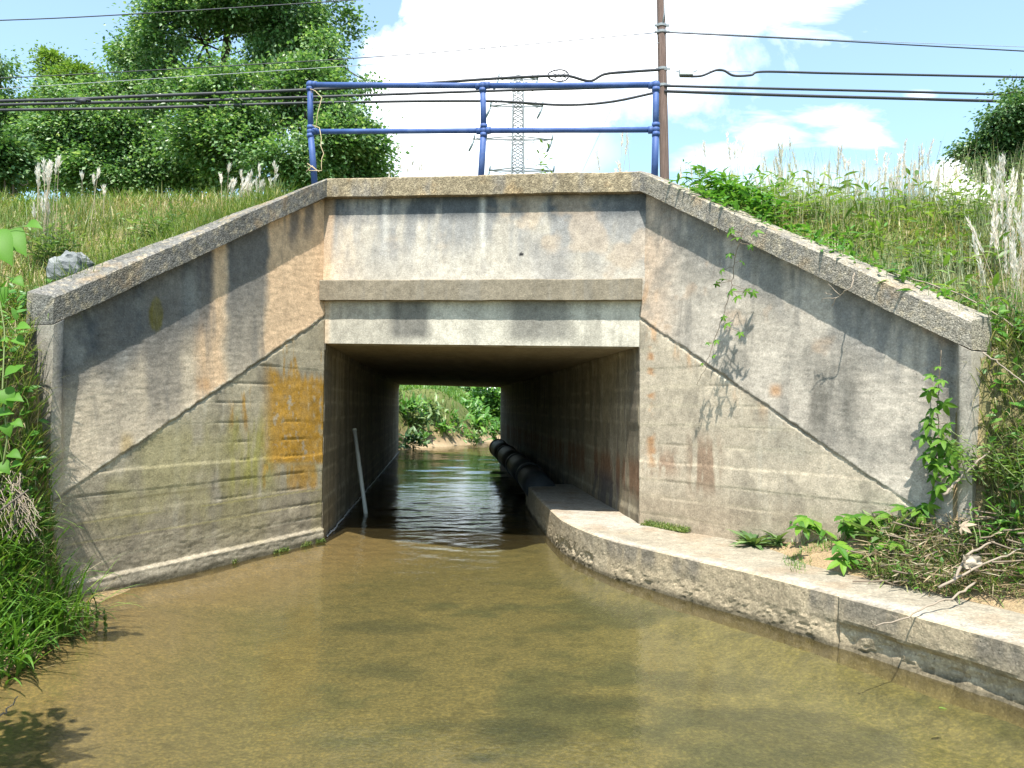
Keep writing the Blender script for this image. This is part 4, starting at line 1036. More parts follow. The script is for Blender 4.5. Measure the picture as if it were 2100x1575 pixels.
for nm, args in (("bank_grass", (-5.2, -3.2, 4.2, 6.9, .25, 2.6, lambda x, y: (x < np.interp(y, bl_y, bl_x) - .12) & ((x < x_wingL(y) - .36) | (y < 6.25)))), ("bank_grass", (3.3, 6.5, 3.8, 6.6, .55, 2.7, lambda x, y: ((x > x_wingR(y) + .33) & (y > 5.9)) | ((y < 6.0) & (x > 3.46))))):
    q = steep(17000, *args); mb = MB(); g = rng.uniform(0, 1, len(q)) < .62
    blades(mb, q[g] - [0, 0, .02], rng.uniform(.1, .36, g.sum()), rng.uniform(.005, .011, g.sum()), .5); stuffmesh(nm, "", mb, M["grass"])
    mb = MB(); blades(mb, q[~g] - [0, 0, .02], rng.uniform(.1, .34, (~g).sum()), rng.uniform(.004, .008, (~g).sum()), .8); stuffmesh("bank_straw", "", mb, M["grass_dry"])
    k = rng.choice(len(q), 2200); d = rand_dirs(2200); d[:, 2] = np.abs(d[:, 2]) * .6; mb = MB()
    leaves(mb, LEAF, q[k] + np.stack([0 * k, 0 * k, rng.uniform(.03, .22, 2200)], 1) + np.array([0, -.04, 0]), d, np.array([0, -.5, 1.]) + rng.normal(0, .35, (2200, 3)), rng.uniform(.05, .11, 2200)); stuffmesh("bank_leaves", "", mb, M["leaf_bright"])
# tall feathery plume grass
def plume_clump(px, Y, z0, n, hmin, hmax, spread, label, plumelen=.22, lean=.12, group="clumps of feathery plume grass", dirx=0.0, dense=1.0):
    b = at_y(px, 400, Y); base = np.array([b[0], Y, z0]); t = thing("plume_grass", base, label, "grass clump", group)
    st, pl, bl = MB(), MB(), MB()
    for i in range(n):
        p0 = base + np.array([rng.normal(0, spread), rng.normal(0, spread), -.05]); h = rng.uniform(hmin, hmax)
        ln = rng.normal(0, lean) + dirx; p1 = p0 + np.array([ln * h, rng.normal(0, lean) * h, h]); mid = (p0 + p1) / 2 + np.array([-ln * h * .12, 0, h * .03])
        tt = np.linspace(0, 1, 7)[:, None]; path = (1 - tt) ** 2 * p0 + 2 * tt * (1 - tt) * mid + tt ** 2 * p1
        st.tube(path, np.linspace(.0035, .0018, 7), 4, False)
        L = plumelen * rng.uniform(.7, 1.3); d = unit(p1 - path[-2]); m = int(64 * dense)
        u_ = rng.uniform(0, 1, m); pp = p1 - d * (u_ * L)[:, None] * .9 + rng.normal(0, .005, (m, 3))
        dv = d * 1.0 + rng.normal(0, .20, (m, 3)); leaves(pl, RHOMB, pp, dv, rand_dirs(m), np.stack([np.full(m, .012), rng.uniform(.03, .075, m), np.full(m, .012)], 1))
    st.build("stem", M["drystem"], t); pl.build("plume", M["plume"], t, False)
    k = 14 * max(3, n // 2); pos = base + np.stack([rng.normal(0, spread * 1.1, k), rng.normal(0, spread * 1.1, k), np.full(k, -.04)], 1)
    blades(bl, pos, rng.uniform(.25, .6, k) * min(1, hmax), rng.uniform(.004, .008, k), .22, [0, 1, 2]); bl.build("blade_tuft", M["grass_blue"], t, False)
    return t
def zt(x, y): return float(terr(np.array([x]), np.array([y]))[0])
def plume_at(px, Y, top_py, n, spread, label, **kw):
    x = at_y(px, 400, Y)[0]; z0 = zt(x, Y); h = at_y(px, top_py, Y)[2] - z0
    return plume_clump(px, Y, z0, int(n * 1.35), h * .5, h, spread, label, **kw)
plume_at(95, 8.4, 315, 14, .05, "tight bunch of white tipped plume grass standing on the far left of the grassy bank", plumelen=.13, lean=.05)
plume_at(500, 9.9, 340, 20, .16, "loose white tipped plume grass just left of the blue railing, above the coping", plumelen=.13, lean=.18, dirx=.12)
plume_at(567, 10.0, 308, 2, .02, "single tall grass stalk standing between the railing and the loose plume grass", plumelen=.07, lean=.04)
plume_at(185, 9.0, 290, 3, .25, "few thin dry stalks rising right of the tight white bunch on the bank", plumelen=.08, lean=.1)
plume_at(1425, 10.2, 330, 6, .12, "small thin plume grass clump just right of the utility pole", plumelen=.15)
plume_at(1275, 10.6, 272, 7, .12, "plume grass clump between the middle and right posts of the railing", plumelen=.2, lean=.1, dirx=-.05)
plume_at(830, 10.4, 300, 6, .25, "sparse faint grass stalks behind the left half of the railing", plumelen=.08, dense=.5)
plume_at(1475, 10.4, 262, 9, .18, "wispy plume grass clump rising above the green weeds at the coping", plumelen=.17, dense=.7)
plume_at(1600, 10.4, 285, 14, .14, "white plume grass clump second right of the green weeds on the crest", plumelen=.22, lean=.1, dirx=-.1)
plume_at(1690, 10.2, 300, 12, .2, "mid height plume grass clump in the middle of the right hand crest", plumelen=.2)
plume_at(1770, 10.4, 320, 12, .2, "shorter plume grass clump left of the tallest plumes", plumelen=.2)
plume_at(1850, 9.6, 285, 24, .16, "tallest and fullest white plume grass clump on the right hand crest", plumelen=.26, lean=.1)
plume_at(1925, 9.8, 320, 10, .15, "thin plume grass clump right of the fullest one, below the white cloud", plumelen=.18)
plume_at(2000, 9.0, 395, 12, .25, "low plume grass with weeds in front of the dark leaning tree", plumelen=.2)
plume_at(2062, 7.4, 300, 12, .12, "golden close plume grass with thick heads in front of the dark tree trunk", plumelen=.3, lean=.13, dirx=.05, dense=1.4)
plume_at(2085, 6.6, 420, 16, .18, "straw coloured plume grass nearest the right edge on the slope", plumelen=.28, lean=.12, dense=1.3)

# ------------------------------------------------------------------ leafy plants
def weed(px, py_top, Y, label, n_st, h, spread, lsize, mat, name="leafy_weed", cat="weed", group=None, z0=None, tpl=LEAF_N, per=9, droop=.2):
    x = at_y(px, 400, Y)[0]; z0 = zt(x, Y) if z0 is None else z0
    base = np.array([x, Y, z0]); t = thing(name, base, label, cat, group); st, lf = MB(), MB()
    for i in range(n_st):
        p0 = base + np.array([rng.normal(0, spread * .5), rng.normal(0, spread * .5), -.02]); hh = h * rng.uniform(.6, 1)
        p1 = p0 + np.array([rng.normal(0, spread), rng.normal(0, spread * .7), hh]); path = wob(p0, p1, 6, .008)
        st.tube(path, np.linspace(.005, .002, 6), 5, False)
        ts = np.linspace(.15, 1, per); pp = p0 + (p1 - p0) * ts[:, None]; az = np.arange(per) * 2.4 + rng.uniform(0, 6)
        d = np.stack([np.cos(az), np.sin(az), np.full(per, .35)], 1) + rng.normal(0, .15, (per, 3)); d[-2:, 2] += .8
        leaves(lf, tpl, pp, d, np.tile([0, 0, 1.0], (per, 1)) + rng.normal(0, .2, (per, 3)), lsize * (1.1 - .5 * ts) * rng.uniform(.8, 1.2, per))
    st.build("stem", M["stem"], t); lf.build("foliage", mat, t, False); return t
weed(115, 430, 7.9, "bushy milkweed like plant with grey green leaves above the rock on the left bank", 22, .42, .20, .13, M["leaf_grey"], per=11)
weed(325, 440, 8.6, "second bushy broad leaved plant on the left bank, close behind the coping", 16, .34, .19, .14, M["leaf_grey"], per=10)
weed(1125, 290, 10.2, "slender green sapling rising behind the railing near the pylon", 3, .95, .10, .16, M["leaf_pale"], per=12)
weed(1530, 400, 9.0, "bright green weeds crowding the top edge of the sloping coping right of the pole", 24, .34, .30, .16, M["leaf_bright"], per=9)
weed(1600, 430, 8.6, "yellowing green weeds just below the bright weeds along the sloping coping", 14, .26, .22, .14, M["leaf_pale"], per=8)
weed(1740, 500, 8.0, "low clump of wide green leaves half way down the sloping coping", 12, .16, .2, .16, M["leaf_bright"], per=7)
weed(1990, 400, 8.4, "tall green weeds among the grass below the dark tree", 16, .5, .3, .13, M["leaf_pale"], per=10)
weed(1940, 520, 7.4, "broad green weed patch in the middle of the right slope", 18, .34, .3, .15, M["leaf_pale"], per=9)
weed(2070, 690, 6.3, "green weeds beside the free end of the right wing wall", 18, .4, .25, .13, M["leaf_bright"], per=9)
weed(2085, 860, 5.7, "dense feathery yellow green weed beyond the wing wall end at the right edge", 30, .42, .26, .09, M["leaf_pale"], per=13)
weed(2060, 960, 5.6, "dark green leafy weed low on the bank at the right edge", 20, .32, .22, .12, M["leaf_bright"], per=9)

def on_ground(px, py):
    d = ray(px, py)
    for t_ in np.arange(3.5, 11, .02):
        p = CAM + d * t_; h = max(float(terr(p[0:1], p[1:2])[0]), ZL if (xw(p[1]) < p[0]) else 0)
        if p[2] <= h: return np.array([p[0], p[1], h])
    return at_z(px, py, ZL)
# weeds spilling over the right coping, grass tufts against the left one
k = 1500; ss = np.concatenate([rng.normal(.95, .28, 900), rng.uniform(.5, 3.2, 600)]); oo = rng.uniform(-.62, -.30, k); g = rng.uniform(0, 1, k) < .12; oo = np.where(g, rng.uniform(-.3, .0, k), oo)
zz = zcR(ss) + HC + np.where(g, rng.uniform(.02, .06, k), rng.uniform(-.12, .26, k) * np.where(ss < 1.6, 1, .4))
mb = MB(); d = rand_dirs(k); d[:, 2] = np.abs(d[:, 2]) * .5; d += z3(nR) * .4
leaves(mb, LEAF_N, np.stack([B[0] + dR[0] * ss + nR[0] * oo, B[1] + dR[1] * ss + nR[1] * oo, zz], 1), d, np.tile([0, 0, 1.0], (k, 1)) + rng.normal(0, .3, (k, 3)), rng.uniform(.05, .15, k)); stuffmesh("coping_edge_weeds", "", mb, M["leaf_bright"])
k = 2600; ss = rng.uniform(.2, 3.3, k); oo = rng.uniform(-.75, -.30, k); mb = MB(); pp = np.stack([A[0] + dL[0] * ss + nL[0] * oo, A[1] + dL[1] * ss + nL[1] * oo, zcL(ss) - .05], 1)
blades(mb, pp, rng.uniform(.25, .5, k), rng.uniform(.005, .010, k), .35); stuffmesh("coping_edge_grass", "", mb, M["grass"])
# rosettes and sprouts on the ledge
def rosette(px, py, label, n, L, mat, z=None, up=.7, wd=(.16, .2), name="rosette_weed", group=None):
    b = on_ground(px, py); t = thing(name, b, label, "weed", group); mb = MB(); az = rng.uniform(0, 6.28, n)
    d = np.stack([np.cos(az), np.sin(az), rng.uniform(.1, up * 2, n)], 1)
    sc = L * rng.uniform(.6, 1.1, n); leaves(mb, LEAF_N, np.tile(b, (n, 1)) + rng.normal(0, .012, (n, 3)), d, np.tile([0, 0, 1.0], (n, 1)) + rng.normal(0, .1, (n, 3)), np.stack([sc * .6, sc, sc], 1))
    mb.build("leaf_rosette", mat, t, False); return t
rosette(1545, 1118, "spiky grey green rosette weed at the near end of the plants on the ledge", 38, .27, M["leaf_grey"])
rosette(1598, 1116, "second smaller rosette weed beside the spiky one on the ledge", 28, .21, M["leaf_grey"])
rosette(1815, 1118, "tall rosette of long strap leaves against the foot of the right wing wall", 30, .40, M["leaf_grey"], .42, 1.2)
def creeper_sprout(px, py, z, h, label, n, size=.15):
    b = on_ground(px, py); t = thing("creeper_sprout", b, label, "creeper", "young creeper sprouts on the ledge"); st = MB()
    for i in range(n):
        p1 = b + np.array([rng.normal(0, .13), rng.normal(0, .07), h * rng.uniform(.55, 1)])
        st.tube(wob(b, p1, 5, .006), np.linspace(.004, .002, 5), 5, False)
        d = np.array([[rng.normal(0, 1), -.7 + rng.normal(0, .4), -.1]]); lf = MB(); leaves(lf, PALM, p1[None], d, np.array([[rng.normal(0, .2), -.5, 1.0]]), np.array([size * rng.uniform(.8, 1.2)])); lf.build("leaf", M["leaf_vine"], t, False)
    st.build("stem", M["stem"], t)
creeper_sprout(1645, 1120, .4, .25, "five leaved creeper sprout right of the two rosettes, touching the wall", 7)
creeper_sprout(1725, 1118, .42, .24, "middle five leaved creeper sprout between the rosettes and the strap leaves", 8)
creeper_sprout(1785, 1105, .44, .2, "short creeper sprout just left of the strap leaves", 4)
creeper_sprout(1765, 1165, .4, .10, "low creeper sprout trailing on the sandy ledge edge", 7, .13)
creeper_sprout(1835, 1150, .42, .14, "creeper sprout in front of the strap leaves", 7, .14)
creeper_sprout(1900, 1085, .66, .2, "creeper sprout in the corner where the climbing vine starts", 6, .12)
# mossy ground cover and litter on the ledge
def near_ledge(n, test):
    x = rng.uniform(.6, 5, n); y = rng.uniform(3.6, 8.4, n); z = np.maximum(terr(x, y), .35); u, v = proj(np.stack([x, y, z], 1)); m = test(u, v, x, y) & (x < x_wingR(y) - .02) & (x > xw(y) + .25) | (test(u, v, x, y) & (y < 5.95) & (x > xw(y) + .3))
    return np.stack([x, y, z], 1)[m]
q = near_ledge(60000, lambda u, v, x, y: (band(u, 1620, 1860, 30) * band(v, 1085, 1165, 18) > rng.uniform(0, 1, len(u)) * 1.2) & (fbm(np.stack([x, y, 0 * x], 1), 3, 3, .5, 221) > .43))
mb = MB(); blades(mb, q, rng.uniform(.02, .085, len(q)), rng.uniform(.003, .007, len(q)), .6); stuffmesh("moss_cover", "", mb, M["grass_lush"])
q = near_ledge(60000, lambda u, v, x, y: (u > 1780) & (v > 1040) & (v < 1232) & (v < 1150 + (u - 1780) * .26 + 40))
mb = MB(); n = min(9000, len(q)); q = q[:n]; d = rand_dirs(n); d[:, 2] *= .25
leaves(mb, RHOMB, q + np.array([0, 0, .015]) + np.stack([0 * q[:, 0], 0 * q[:, 0], rng.uniform(0, .19, n)], 1), d, np.tile([0, 0, 1.0], (n, 1)) + rng.normal(0, .5, (n, 3)), np.stack([rng.uniform(.005, .016, n), rng.uniform(.03, .2, n), np.full(n, .02)], 1))
stuffmesh("dead_leaf_litter", "", mb, M["litter"])
mb = MB()
for i in range(150):
    c = q[rng.integers(0, n)] + np.array([0, 0, rng.uniform(.01, .15)]); a = rng.normal(0, .5); L = rng.uniform(.15, .6); dv = np.array([math.cos(a), math.sin(a) * .8, rng.normal(0, .15)]) * L / 2
    mb.tube(wob(c - dv, c + dv, 5, .015), np.linspace(.007, .003, 5), 5)
stuffmesh("twig_litter", "", mb, M["twig"])
k = rng.integers(0, n, 4600); mb = MB(); blades(mb, q[k] + np.array([0, 0, .03]), rng.uniform(.06, .26, 4600), rng.uniform(.004, .009, 4600), .9); stuffmesh("flattened_grass", "", mb, M["grass"])
k = rng.integers(0, n, 1500); mb = MB(); d = rand_dirs(1500); d[:, 2] = np.abs(d[:, 2]); leaves(mb, LEAF, q[k] + np.stack([0 * k, 0 * k, rng.uniform(.02, .16, 1500)], 1), d, np.tile([0, 0, 1.], (1500, 1)), rng.uniform(.025, .065, 1500)); stuffmesh("ground_cover_leaves", "", mb, M["leaf_bright"])
# moss at the foot of the right wing wall near the opening
mb = MB(); k = 2200; ss = rng.uniform(.12, .75, k); oo = rng.uniform(.0, .10, k) ; hp = rng.uniform(0, .06, k)
pp = np.stack([B[0] + dR[0] * ss + nR[0] * oo, B[1] + dR[1] * ss + nR[1] * oo, .35 + hp * (1 - oo / .12)], 1); blades(mb, pp, rng.uniform(.01, .03, k), rng.uniform(.004, .008, k), .8); stuffmesh("wall_foot_moss", "", mb, M["grass"])

mb = MB(); k = 2600; ss = rng.uniform(0, 1.5, k) ** 1.0; ss = ss[fbm(np.stack([ss, 0 * ss, 0 * ss], 1), 3, 3, .5, 231) > .42 + .12 * ss]; k = len(ss); oo = rng.uniform(-.01, .05, k)
pp = np.stack([A[0] + dL[0] * ss + nL[0] * oo, A[1] + dL[1] * ss + nL[1] * oo, rng.uniform(-.01, .03, k)], 1); blades(mb, pp, rng.uniform(.012, .05, k), rng.uniform(.004, .009, k), .9); stuffmesh("waterline_moss", "", mb, M["grass"])
# hanging and climbing creepers
def creeper(name, label, path, leaf_at, size, thick=.004, off=.05, jit=.03, n=nR):
    """path in photo pixels on the wall plane, held off the wall"""
    pts = np.array([at_plane(px, py, B + n * off, n) for px, py in path]); t = thing(name, pts[0], label, "creeper")
    d = np.concatenate([[0], np.cumsum(np.linalg.norm(np.diff(pts, axis=0), axis=1))]); tt = np.linspace(0, d[-1], 40)
    sp = np.stack([np.interp(tt, d, pts[:, i]) for i in range(3)], 1) + rng.normal(0, .004, (40, 3))
    st, lf = MB(), MB(); st.tube(sp, np.linspace(thick, thick * .5, 40), 6)
    for (px, py, s_) in leaf_at:
        c = at_plane(px, py, B + n * (off + .04), n) + rng.normal(0, .012, 3); j = np.argmin(np.linalg.norm(sp - c, axis=1))
        st.tube(wob(sp[j], c, 4, .006), [.0025] * 4, 4, False)
        lf = MB(); dd = np.array([[rng.normal(0, .5), rng.normal(0, .2), -.6 + rng.normal(0, .3)]]) + z3(n) * .45
        leaves(lf, PALM, c[None], dd, (z3(n) * .7 + np.array([0, 0, .8]) + rng.normal(0, .2, 3))[None], np.array([size * s_ * rng.uniform(.9, 1.1)])); lf.build("leaf", M["leaf_vine"], t, False)
    st.build("stem", M["twig"], t); return t
creeper("hanging_creeper", "thin creeper hanging down the right wing wall from the coping edge", [(1530, 462), (1508, 520), (1500, 590), (1478, 660), (1462, 705), (1445, 760), (1428, 790)],
        [(1500, 470, .8), (1515, 485, .9), (1540, 500, .7), (1485, 570, .8), (1512, 612, .9), (1482, 648, .7), (1505, 475, 1), (1545, 478, 1.1), (1500, 525, .8), (1522, 535, .8), (1478, 553, .7), (1470, 587, .6), (1500, 598, 1.1), (1530, 596, 1), (1545, 600, .8), (1492, 662, .9), (1516, 680, .7), (1450, 708, .7), (1470, 702, .7), (1460, 730, .5), (1437, 745, .4)], .085, .0045, .17)
creeper("climbing_creeper", "leafy creeper climbing the right wing wall near its free end", [(1905, 1045), (1918, 980), (1925, 900), (1922, 830), (1926, 770), (1930, 720)],
        [(1920, 750, .5), (1910, 765, .7), (1935, 782, .8), (1908, 800, .9), (1932, 822, 1), (1912, 855, 1), (1940, 865, 1.1), (1905, 895, 1.1), (1935, 900, 1.1), (1950, 930, 1.3), (1905, 935, 1.2), (1925, 955, 1.1), (1945, 975, 1), (1900, 930, 1), (1912, 980, .9), (1950, 965, 1), (1918, 915, 1), (1925, 880, 1), (1915, 838, .9), (1928, 795, .8), (1902, 870, 1.1), (1938, 915, 1.2), (1922, 940, 1.2), (1930, 990, 1.1), (1908, 960, 1.2), (1925, 1010, 1), (1900, 1035, 1), (1890, 1050, .9)], .10, .006, .03)

# the shrub out of frame on the near left bank throws the dapple on the water
def bank_shrub():
    base = np.array([-3.1, 2.5, .3]); t = thing("bank_shrub", base, "leafy shrub on the near left bank whose shade dapples the shallow water", "shrub"); st, lf = MB(), MB()
    for i in range(30):
        tip = base + np.array([rng.uniform(.3, 1.05), rng.uniform(.2, 1.0), rng.uniform(.5, 1.45)])
        st.tube(wob(base, tip, 6, .03), np.linspace(.014, .004, 6), 5); k = 70
        u_ = rng.uniform(.35, 1, k)[:, None]; pos = base + (tip - base) * u_ + rng.normal(0, .09, (k, 3)); d = rand_dirs(k); d[:, 2] -= .2
        pos[:, 0] = np.minimum(pos[:, 0], -.655 * pos[:, 1] - .12)
        leaves(lf, LEAF, pos, d, np.tile([0, 0, 1.], (k, 1)) + rng.normal(0, .4, (k, 3)), rng.uniform(.07, .13, k))
    st.build("stem", M["bark"], t); lf.build("foliage", M["leaf_vine"], t, False)
bank_shrub()

# vine with heart-shaped leaves at the left edge
def edge_vine(label, pts, lv, size, mat):
    P_ = np.array([at_y(px, py, Y) for px, py, Y in pts]); t = thing("leafy_vine", P_[-1], label, "vine"); st, lf = MB(), MB()
    d = np.concatenate([[0], np.cumsum(np.linalg.norm(np.diff(P_, axis=0), axis=1))]); tt = np.linspace(0, d[-1], 24); sp = np.stack([np.interp(tt, d, P_[:, i]) for i in range(3)], 1)
    st.tube(sp, np.linspace(.003, .006, 24), 6)
    for px, py, Y, s_, ax, az in lv:
        c = at_y(px, py, Y); j = np.argmin(np.linalg.norm(sp - c, axis=1)); st.tube(wob(sp[j], c, 4, .004), [.002] * 4, 4, False)
        lf = MB(); leaves(lf, HEART, c[None], np.array([[ax, -.35, az]]), np.array([[.1, -.75, .8]]), np.array([size * s_])); lf.build("leaf", mat, t, True)
    st.build("stem", M["stem"], t)
edge_vine("vine with large heart shaped leaves at the left edge above the boulder", [(-60, 380, 4.6), (-20, 450, 4.6), (0, 520, 4.6), (-10, 560, 4.6)],
          [(8, 480, 4.6, 1.15, .9, -.5), (55, 462, 4.6, .6, 1, .05), (-25, 485, 4.5, 1.35, .8, -.55), (2, 590, 4.7, .6, .3, -.8), (28, 572, 4.8, .5, 1, -.4)], .16, M["leaf_vine"])
edge_vine("small leaved vine trailing down the left edge beside the wing wall", [(-10, 560, 5.3), (10, 680, 5.2), (5, 800, 5.1), (15, 900, 5.1), (5, 960, 5.1)],
          [(35, 672, 5.2, .8, .9, .2), (30, 695, 5.2, .7, 1, -.3), (10, 770, 5.1, 1, .8, .5), (30, 765, 5.1, .7, .6, .7), (5, 800, 5.1, 1.1, .6, -.6), (20, 815, 5.1, .8, 1, .0), (12, 870, 5.1, .7, .5, -.9), (28, 865, 5.1, .6, 1, -.2), (20, 930, 5.1, .7, 1, -.1), (0, 950, 5.1, .8, .8, -.5), (25, 955, 5.1, .6, 1, .4), (0, 700, 5.2, .7, .5, .2), (-5, 850, 5.1, .9, .9, .3)], .12, M["leaf_vine"])
# dangling dried roots beside the wing end
t = thing("dead_roots", at_y(40, 1000, 5.9), "bundle of dry pale roots hanging over the bank beside the left wing wall", "roots"); mb = MB()
for i in range(80):
    a = at_y(rng.uniform(-40, 45), rng.uniform(955, 1000), 5.85 + rng.uniform(-.1, .15)); b = at_y(rng.uniform(0, 90), rng.uniform(1050, 1120), 5.7 + rng.uniform(-.2, .1)); mb.tube(wob(a, b, 9, .016), np.linspace(.0035, .0015, 9), 5, False)
mb.build("root_strands", M["twig_pale"], t)

# lush grass clumps on the left bank
def grass_clump(pxs, label, n, h0, h1, sp, mat, seed=0):
    px, py, z = pxs; b = at_z(px, py, z); t = thing("grass_clump", b, label, "grass clump", "lush grass clumps on the left bank"); mb = MB()
    x = rng.normal(b[0], sp[0], n); y = rng.normal(b[1], sp[1], n); zz = np.clip(terr(x, y), -.03, 1.0)
    keep = x < np.interp(y, bl_y, bl_x) + .03; x, y, zz = x[keep], y[keep], zz[keep]; k = len(x)
    az = rng.normal(-.9, 1.1, k)
    blades(mb, np.stack([x, y, zz - .02], 1), rng.uniform(h0, h1, k), rng.uniform(.010, .022, k), .4, [1, 2, 3], az); mb.build("blade_tuft", mat, t, False)
    s2 = MB(); k2 = k // 14; blades(s2, np.stack([x, y, zz - .02], 1)[:k2], rng.uniform(h0, h1, k2), rng.uniform(.003, .006, k2), .6, [1, 2]); s2.build("dry_foliage", M["grass_dry"], t, False)
grass_clump((28, 1230, .25), "largest lush green grass clump, arching over the water below the dry roots", 620, .3, .62, (.25, .3), M["grass_lush"])
grass_clump((0, 1330, .12), "lower grass clump at the left edge, its blades touching the water", 330, .22, .5, (.2, .22), M["grass_lush"])
grass_clump((10, 1130, .55), "upper grass clump at the left edge, close under the dry roots", 300, .25, .5, (.22, .2), M["grass"])
def drooping():
    t = thing("drooping_seed_grass", at_z(190, 1260, 0.1), "few drooping grass stalks with seed heads leaning over the shallow water", "grass"); mb = MB(); pl = MB()
    for (x0, y0, x1, y1) in ((110, 1250, 185, 1262), (120, 1245, 200, 1250), (130, 1255, 216, 1248)):
        a, b = at_y(x0, y0, 5.6), at_y(x1, y1, 5.7); mid = (a + b) / 2 + np.array([0, 0, .07]); tt = np.linspace(0, 1, 8)[:, None]; mb.tube((1 - tt) ** 2 * a + 2 * tt * (1 - tt) * mid + tt ** 2 * b, [.002] * 8, 4, False)
        k = 16; leaves(pl, RHOMB, b - np.array([0, 0, 1]) * rng.uniform(0, .14, k)[:, None] + rng.normal(0, .005, (k, 3)), np.tile([0, 0, -1.], (k, 1)) + rng.normal(0, .15, (k, 3)), rand_dirs(k), np.full(k, .035))
    mb.build("stem", M["stem"], t); pl.build("seed_head", M["grass"], t, False)
drooping()

# ------------------------------------------------------------------ rock, sticks, scraps
def rock(px, py, Y, r, label):
    c = at_y(px, py, Y); n_u, n_v = 28, 18; V = []
    for j in range(n_v + 1):
        for i in range(n_u):
            th, ph = math.pi * j / n_v, 2 * math.pi * i / n_u; V.append((math.sin(th) * math.cos(ph), math.sin(th) * math.sin(ph), math.cos(th)))
    V = np.array(V); V = np.sign(V) * np.abs(V) ** .8; f = 1 + .9 * (fbm(V, 1.6, 3, .55, 301) - .5) + .3 * (np.abs(fbm(V, 3, 3, .5, 302) - .5))
    V = V * f[:, None] * np.array(r) + c
    F = [[j * n_u + i, j * n_u + (i + 1) % n_u, (j + 1) * n_u + (i + 1) % n_u, (j + 1) * n_u + i] for j in range(n_v) for i in range(n_u)]
    m, T, b = material("grey_boulder_stone"); pos = T.new("ShaderNodeNewGeometry").outputs["Position"]
    T.l.new(T.ramp(T.noise(pos, 7, 8, .65), [(.3, (.11, .12, .125)), (.55, (.20, .21, .205)), (.75, (.32, .32, .30))]), b.inputs["Base Color"])
    bp = T.new("ShaderNodeBump", i_Strength=.8, i_Distance=.03); T.l.new(T.noise(pos, 14, 8, .6), bp.inputs["Height"]); T.l.new(bp.outputs[0], b.inputs["Normal"]); b.inputs["Roughness"].default_value = .9
    o = mk("boulder", V - c, [F], m, None, False); o.location = c; tag(o, label, "rock")
rock(145, 556, 7.2, (.145, .16, .155), "blue grey boulder lying in the grass behind the left coping")
def stick(name, label, pts, r0, r1, mat, side=()):
    P_ = np.array([at_y(*p) for p in pts]); t = thing(name, P_[0], label, "branch"); mb = MB()
    d = np.concatenate([[0], np.cumsum(np.linalg.norm(np.diff(P_, axis=0), axis=1))]); tt = np.linspace(0, d[-1], 18); sp = np.stack([np.interp(tt, d, P_[:, i]) for i in range(3)], 1) + rng.normal(0, .004, (18, 3)); sp[0] = P_[0]
    mb.tube(sp, np.linspace(r0, r1, 18), 7)
    mb.build("main_stem", mat, t)
    for s_ in side:
        q_ = np.array([at_y(*p) for p in s_]); m2 = MB(); m2.tube(wob(q_[0], q_[-1], 5, .008), np.linspace(r1 * 1.3, r1 * .5, 5), 5); m2.build("side_twig", mat, t)
YR = lambda px: float(B[1] + dR[1] * np.interp(px, [1310, 1500, 1600, 1700, 1800, 1900, 1990], [0, 1.25, 1.78, 2.26, 2.7, 3.12, LW])) 
stick("bleached_twig", "white forked twig hanging over the sloping coping", [(1752, 560, YR(1750) - .1), (1745, 590, YR(1745) - .2), (1722, 605, YR(1722) - .2), (1715, 612, YR(1715) - .2), (1706, 625, YR(1706) - .2)], .006, .003, M["twig_pale"],
      [[(1722, 605, YR(1722) - .2), (1698, 582, YR(1700) - .22)], [(1716, 610, YR(1716) - .2), (1684, 618, YR(1690) - .22)], [(1706, 604, YR(1706) - .2), (1690, 600, YR(1690) - .2)]])
stick("long_dry_stalk", "long pale dry stalk arching along the upper edge of the right coping", [(1805, 553, 6.9), (1880, 575, 6.7), (1960, 600, 6.5), (2030, 635, 6.3), (2110, 690, 6.1)], .007, .005, M["twig_pale"])
stick("long_dry_stalk", "pale stalk sloping down to the right edge beside the wing wall's end", [(2015, 722, 5.75), (2060, 755, 5.65), (2120, 800, 5.5)], .006, .004, M["twig_pale"])
stick("fallen_branch", "thin bare branch lying over the ledge edge towards the water", [(2000, 1195, 5.3), (1960, 1222, 5.1), (1900, 1245, 4.95), (1850, 1270, 4.85), (1795, 1284, 4.8)], .008, .004, M["twig_pale"], [[(1790, 1286, 4.8), (1786, 1272, 4.8)], [(1850, 1270, 4.85), (1830, 1262, 4.85)]])
stick("fallen_branch", "thick pale branch leaning out of the debris pile beside the plastic scrap", [(1955, 1195, 5.3), (1970, 1160, 5.35), (1985, 1135, 5.4), (2040, 1110, 5.5)], .012, .006, M["twig_pale"])
stick("fallen_branch", "straight dead stick lying across the debris pile at the right edge", [(1925, 1205, 5.25), (2000, 1165, 5.3), (2110, 1120, 5.3)], .009, .005, M["twig_pale"])
stick("fallen_branch", "grey stick leaning against the foot of the right wing wall below the climbing creeper", [(1935, 1015, 5.85), (1965, 985, 5.85), (2000, 950, 5.8), (2030, 925, 5.8)], .011, .006, M["twig_pale"])
stick("fallen_branch", "dark root trailing over the sand at the bottom left corner", [(-15, 1478, 4.1), (10, 1460, 4.15), (36, 1432, 4.2)], .006, .003, M["twig"])
